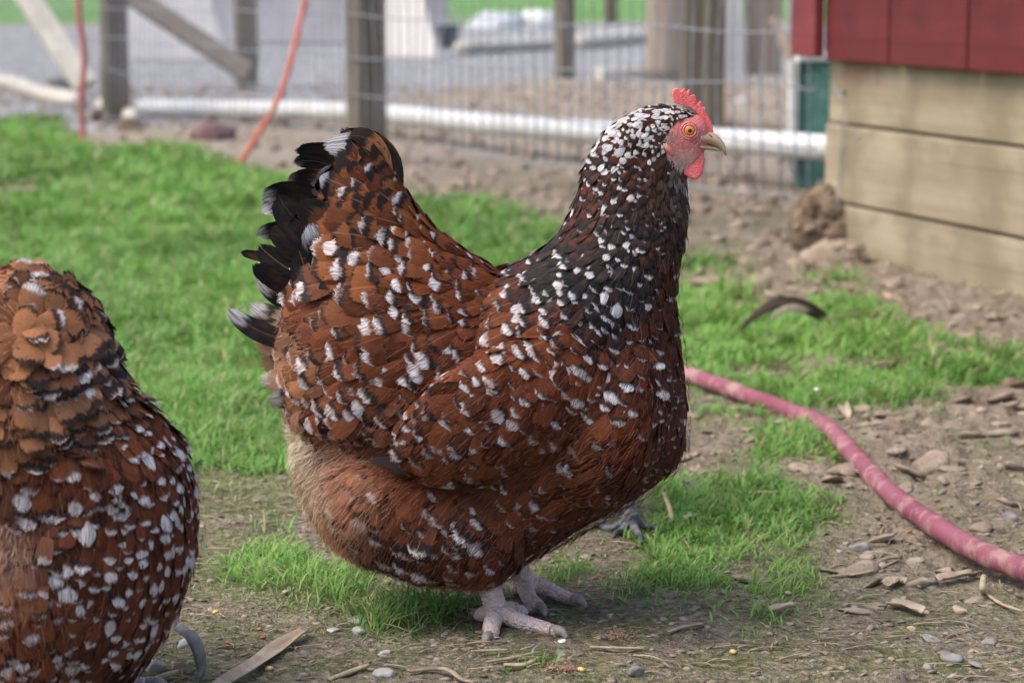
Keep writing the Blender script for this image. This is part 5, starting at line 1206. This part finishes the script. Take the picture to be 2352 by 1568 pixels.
HEN2 = [(95, 640, .05, -1, 28, 84, TAN, .5, .18, .4, .3, 1), (20, 660, -.5, -.7, 30, 88, TAN, .5, .2, .2, .6, 1), (180, 720, .45, -.4, 28, 84, TAN, .4, .12, .8, .2, 1), (230, 800, .5, .6, 34, 100, (.30, .15, .08), .5, .10, .9, .15, 1.05),
        (130, 800, .1, .8, 30, 90, TAN, .4, .14, .6, .3, 1.05), (20, 790, -.9, .5, 32, 90, TAN, .35, .16, .2, .8, 1), (60, 950, -.05, 1, 30, 92, TAN, .3, .14, .4, .5, .95), (190, 930, .1, 1, 34, 104, (.26, .12, .06), .6, .10, .9, .2, 1.05), (130, 1030, 0, 1, 36, 108, RUF, .5, .16, .6, .3, .9),
        (280, 900, .3, .95, 32, 92, (.26, .11, .055), .6, .14, .6, .2, .95), (340, 960, .45, .85, 28, 80, CH, .8, .24, .3, .2, .7), (410, 1020, .4, .9, 28, 78, CH, .8, .26, .2, .25, .7),
        (260, 1060, -.05, 1, 30, 84, CH, .75, .24, .4, .3, .8), (380, 1100, .05, 1, 29, 80, CH, .8, .27, .15, .25, .75), (450, 1120, .1, 1, 27, 74, CH, .85, .3, .1, .3, .65), (100, 1120, -.2, 1, 32, 92, (.10, .035, .02), .6, .34, .4, .4, .85),
        (300, 1180, -.15, 1, 30, 84, CH, .75, .27, .2, .3, .75), (420, 1220, -.05, 1, 29, 80, CH, .8, .3, .1, .3, .65), (200, 1220, -.2, 1, 32, 90, CH, .7, .34, .2, .35, .85), (60, 1190, -.2, .9, 36, 96, (.32, .18, .12), .1, .2, .1, .9, .8),
        (360, 1330, -.25, 1, 29, 82, (.12, .035, .02), .75, .28, .1, .3, .6), (440, 1300, -.15, 1, 27, 76, CH, .8, .28, .1, .3, .6), (250, 1380, -.45, .9, 30, 84, (.13, .04, .02), .7, .25, .1, .35, .6), (390, 1420, -.35, .95, 28, 80, (.11, .032, .018), .75, .28, .1, .3, .6),
        (300, 1500, -.6, .8, 29, 82, (.09, .028, .016), .7, .26, .2, .35, .6), (60, 1300, .1, 1, 36, 100, (.22, .085, .04), .4, .2, .5, .8, .8), (120, 1380, .2, 1, 34, 92, RUF, .5, .22, .5, .7, .8), (40, 1450, .1, 1, 34, 92, (.20, .075, .035), .5, .26, .5, .7, .8), (160, 1500, 0, 1, 32, 88, (.14, .045, .024), .7, .3, .3, .5, .8),
        (-100, 1000, -.5, .8, 44, 120, RUF, .4, .18, .5, .4, 1), (-200, 800, -.8, .1, 44, 120, ORG, .4, .18, .5, .3, 1), (-200, 1250, -.6, .8, 44, 110, RUF, .4, .18, .3, .8, .9), (-350, 1100, -.9, .4, 44, 110, (.4, .25, .15), .3, .18, .2, .8, .9)]
HEN2 = [r_[:8]+(r_[8]*1.35,)+r_[9:] for r_ in HEN2]
hen2 = empty('speckled_hen', (PI_(120, 1600, Y2).x, Y2, 0)); tag(hen2, 'speckled hen cut off by the left edge, white flecked breast and fluffy tawny rump', 'hen')
def extra2(Y0, unit):
    # neck folded back behind the body on the side away from the camera
    a = PI_(300, 1080, Y0); p = [a+Vector((-.04, .03, -.02)), a+Vector((-.03, .09, -.02)), a+Vector((-.06, .13, .0)), a+Vector((-.09, .14, .01)), a+Vector((-.12, .14, .0))]
    Q = spline(p, 6); n = len(Q); return [tube_data(Q, [.045-.02*i/n for i in range(n)], 16), ellipsoid(Q[-1], (.026, .019, .019), np.eye(3), 3),
            ellipsoid(PI_(45, 1330, Y0)+Vector((0, -.062, -.0)), (.058, .042, .080), np.eye(3), 3)]
TAIL2 = []
_r2 = np.random.default_rng(77)
crest = [(-40, 660), (20, 650), (60, 632), (95, 628), (130, 650), (165, 690), (200, 730), (232, 785), (255, 850), (275, 910)]
for k in range(70):
    t_ = _r2.random()*(len(crest)-1.01); i_ = int(t_); f_ = t_-i_; px_ = crest[i_][0]*(1-f_)+crest[i_+1][0]*f_; py_ = crest[i_][1]*(1-f_)+crest[i_+1][1]*f_
    ang = math.atan2(-(py_-960), px_-60)-max(0, (px_-120))*.0045+_r2.normal()*.18
    o_ = _r2.uniform(-22, 18); dx_, dy_ = cos(ang), -sin(ang); lat_ = _r2.uniform(-120, 40)
    TAIL2.append(((px_-dx_*85, py_-dy_*85), (px_-dx_*25-8, py_-dy_*25-8), (px_+dx_*o_, py_+dy_*o_+6), _r2.uniform(18, 28), lat_, tuple(np.array((.28, .12, .055))*_r2.uniform(.5, 1.2)), [float(_r2.choice([0, .05, .1])), float(_r2.choice([0, .2, .5])), float(_r2.random()), .15]))
bm2, U2, rng2 = bird(Y2, front2, rear2, HEN2, hen2, 9, 75000, None, extra2, ((330, 1090), (-260, 1120), 120, 232, 45), 13, TAIL2, .006, [(60, 1180, 80, (.3, .2, .15))], 26000, far=2.2, ruffle=lambda ix, iy: 1+1.0*np.clip((1040-iy-.3*ix)/80, 0, 1), white=(.9, .05))
# its head, feet
hd = PI_(300, 1080, Y2)+Vector((-.12, .14, .0))
child('comb', mesh_from('comb', *tube_data(spline([hd+Vector((.0, 0, .016)), hd+Vector((-.012, 0, .024)), hd+Vector((-.022, 0, .014))], 4), [.004, .006, .008, .006, .008, .006, .006, .004, .002], 8, True, .5)), M['comb'], hen2)
child('upper_beak', (lambda me: me)(mesh_from('upper_beak', *tube_data([hd+Vector((-.02, 0, 0)), hd+Vector((-.03, 0, -.002)), hd+Vector((-.042, 0, -.009))], [.009, .006, .001], 10))), M['claw'], hen2)
child('wattle', mesh_from('wattle', *tube_data([hd+Vector((-.018, 0, -.01)), hd+Vector((-.02, 0, -.022)), hd+Vector((-.018, 0, -.034))], [.004, .009, .003], 8, True, .4)), M['comb'], hen2)
for sg in (-1, 1):
    child('iris', mesh_from('iris', *ellipsoid(hd+Vector((-.006, sg*.017, .004)), (.0045, .002, .0045), np.eye(3), 2)), M['iris'], hen2)
for dy, dx in ((-.05, .0), (.05, .03)):
    xb = PI_(60, 1600, Y2).x+dx; bb = Vector((xb, Y2+dy, .018)); z5 = .0052
    leg(bb, bb+Vector((-.008, 0, .10)), [[bb, bb+Vector((.02, 0, -.010)), bb+Vector((.045, 0, -.013)), bb+Vector((.06, 0, -.013))], [bb, bb+Vector((.014, -.02, -.012)), bb+Vector((.03, -.035, -.013))],
        [bb, bb+Vector((.014, .02, -.012)), bb+Vector((.03, .035, -.013))], [bb, bb+Vector((-.012, 0, -.011)), bb+Vector((-.02, 0, -.013))]], None, .0088, hen2, M['leg'], 0, sc=1.3)

# ---- small dark bird standing hidden behind the big hen; only a grey foot shows
Y3 = 2.60
f0 = GI(1438, 1205)
def sh(sl_, dx, dy, k): return [((y-1100)*k+1000+dy, (a-1250)*k+1240+dx, (b-1250)*k+1240+dx, w_*k) for y, a, b, w_ in sl_]
front3 = [s for s in sh([q for q in front if q[0] >= 615], 30, -10, .60)]; rear3 = [s for s in sh([q for q in rear if q[0] >= 595], 30, -10, .60)]
pul = empty('dark_pullet', (f0.x, Y3, 0)); tag(pul, 'bird standing behind the big hen, only its dark grey foot in view below her breast', 'bird')
DK = (.035, .022, .018)
TAB3 = [(1300, 900, -.8, .5, 34, 100, DK, .1, .15, .4, .2, 1), (1100, 900, -.9, .3, 34, 100, DK, .1, .15, .4, .2, 1), (1200, 1080, -.6, .8, 34, 90, DK, .1, .1, .3, .6, .9), (1380, 950, -.2, 1, 30, 80, DK, .2, .15, .3, .2, .8)]
def extra3(Y0, unit):
    a = PI_(1370, 840, Y0); Q = spline([a+Vector((-.03, 0, -.05)), a, a+Vector((.015, 0, .05)), a+Vector((.02, 0, .085))], 5); n = len(Q)
    return [tube_data(Q, [.05-.028*i/n for i in range(n)], 14), ellipsoid(Q[-1]+Vector((.006, 0, .004)), (.022, .016, .017), np.eye(3), 3)]
bm3, U3, rng3 = bird(Y3, front3, rear3, TAB3, pul, 21, 9000, None, extra3, None, 10, (), .008, (), 1200, far=1.0)
hd = PI_(1370, 840, Y3)+Vector((.026, 0, .089))
child('comb', mesh_from('comb', *tube_data(spline([hd+Vector((-.008, 0, .014)), hd+Vector((.006, 0, .02)), hd+Vector((.016, 0, .010))], 4), [.003, .005, .006, .005, .006, .005, .005, .003, .001], 8, True, .5)), M['comb'], pul)
child('upper_beak', mesh_from('upper_beak', *tube_data([hd+Vector((.014, 0, 0)), hd+Vector((.024, 0, -.002)), hd+Vector((.033, 0, -.008))], [.008, .005, .001], 10)), M['claw'], pul)
for sg in (-1, 1): child('iris', mesh_from('iris', *ellipsoid(hd+Vector((.006, sg*.0145, .003)), (.004, .002, .004), np.eye(3), 2)), M['iris'], pul)
bb = PI_(1447, 1178, 2.52)
z4 = .004
leg(bb, bb+Vector((-.012, .0, .10)), [[bb, GI(1430, 1200, z4+.004), GI(1405, 1212, z4), GI(1385, 1208, z4)], [bb, GI(1440, 1205, z4+.003), GI(1420, 1222, z4)], [bb, GI(1458, 1210, z4+.003), GI(1470, 1232, z4)], [bb, GI(1475, 1204, z4+.002), GI(1500, 1212, z4)]], None, .0056, pul, M['leg_dark'], 0, M['black_plastic'])
bb2 = bb+Vector((-.10, .10, 0)); 
leg(bb2, bb2+Vector((-.012, .0, .10)), [[bb2, bb2+Vector((.02, -.01, -.012)), bb2+Vector((.045, -.01, -.016))], [bb2, bb2+Vector((.012, -.02, -.014)), bb2+Vector((.025, -.035, -.016))], [bb2, bb2+Vector((-.015, .0, -.016))]], None, .0056, pul, M['leg_dark'], 0, M['black_plastic'])

# ---- the dropped feather on the grass
fe = empty('fallen_feather', GS(2650, 1095)); tag(fe, 'arched black feather with pale barred edge lying on the grass before the shed', 'feather')
Yf = 3.82
strip_feather('vane', PS(2500, 1112, Yf), PS(2650, 985, Yf), PS(2810, 1085, Yf+.03), .010, (0, -1, .8), (.02, .02, .02), [.0, .5, .4, .1], fe)
strip_feather('vane', PS(2600, 1075, Yf-.01), PS(2680, 1020, Yf-.01), PS(2790, 1090, Yf+.01), .007, (0, -1, .5), (.28, .26, .18), [.0, .9, .8, .1], fe)
child('quill', tube_mesh('quill', spline([PS(2790, 1070, Yf+.02), PS(2860, 1062, Yf+.04), PS(2920, 1055, Yf+.06)], 5), .0014, 6), M['straw'], fe)
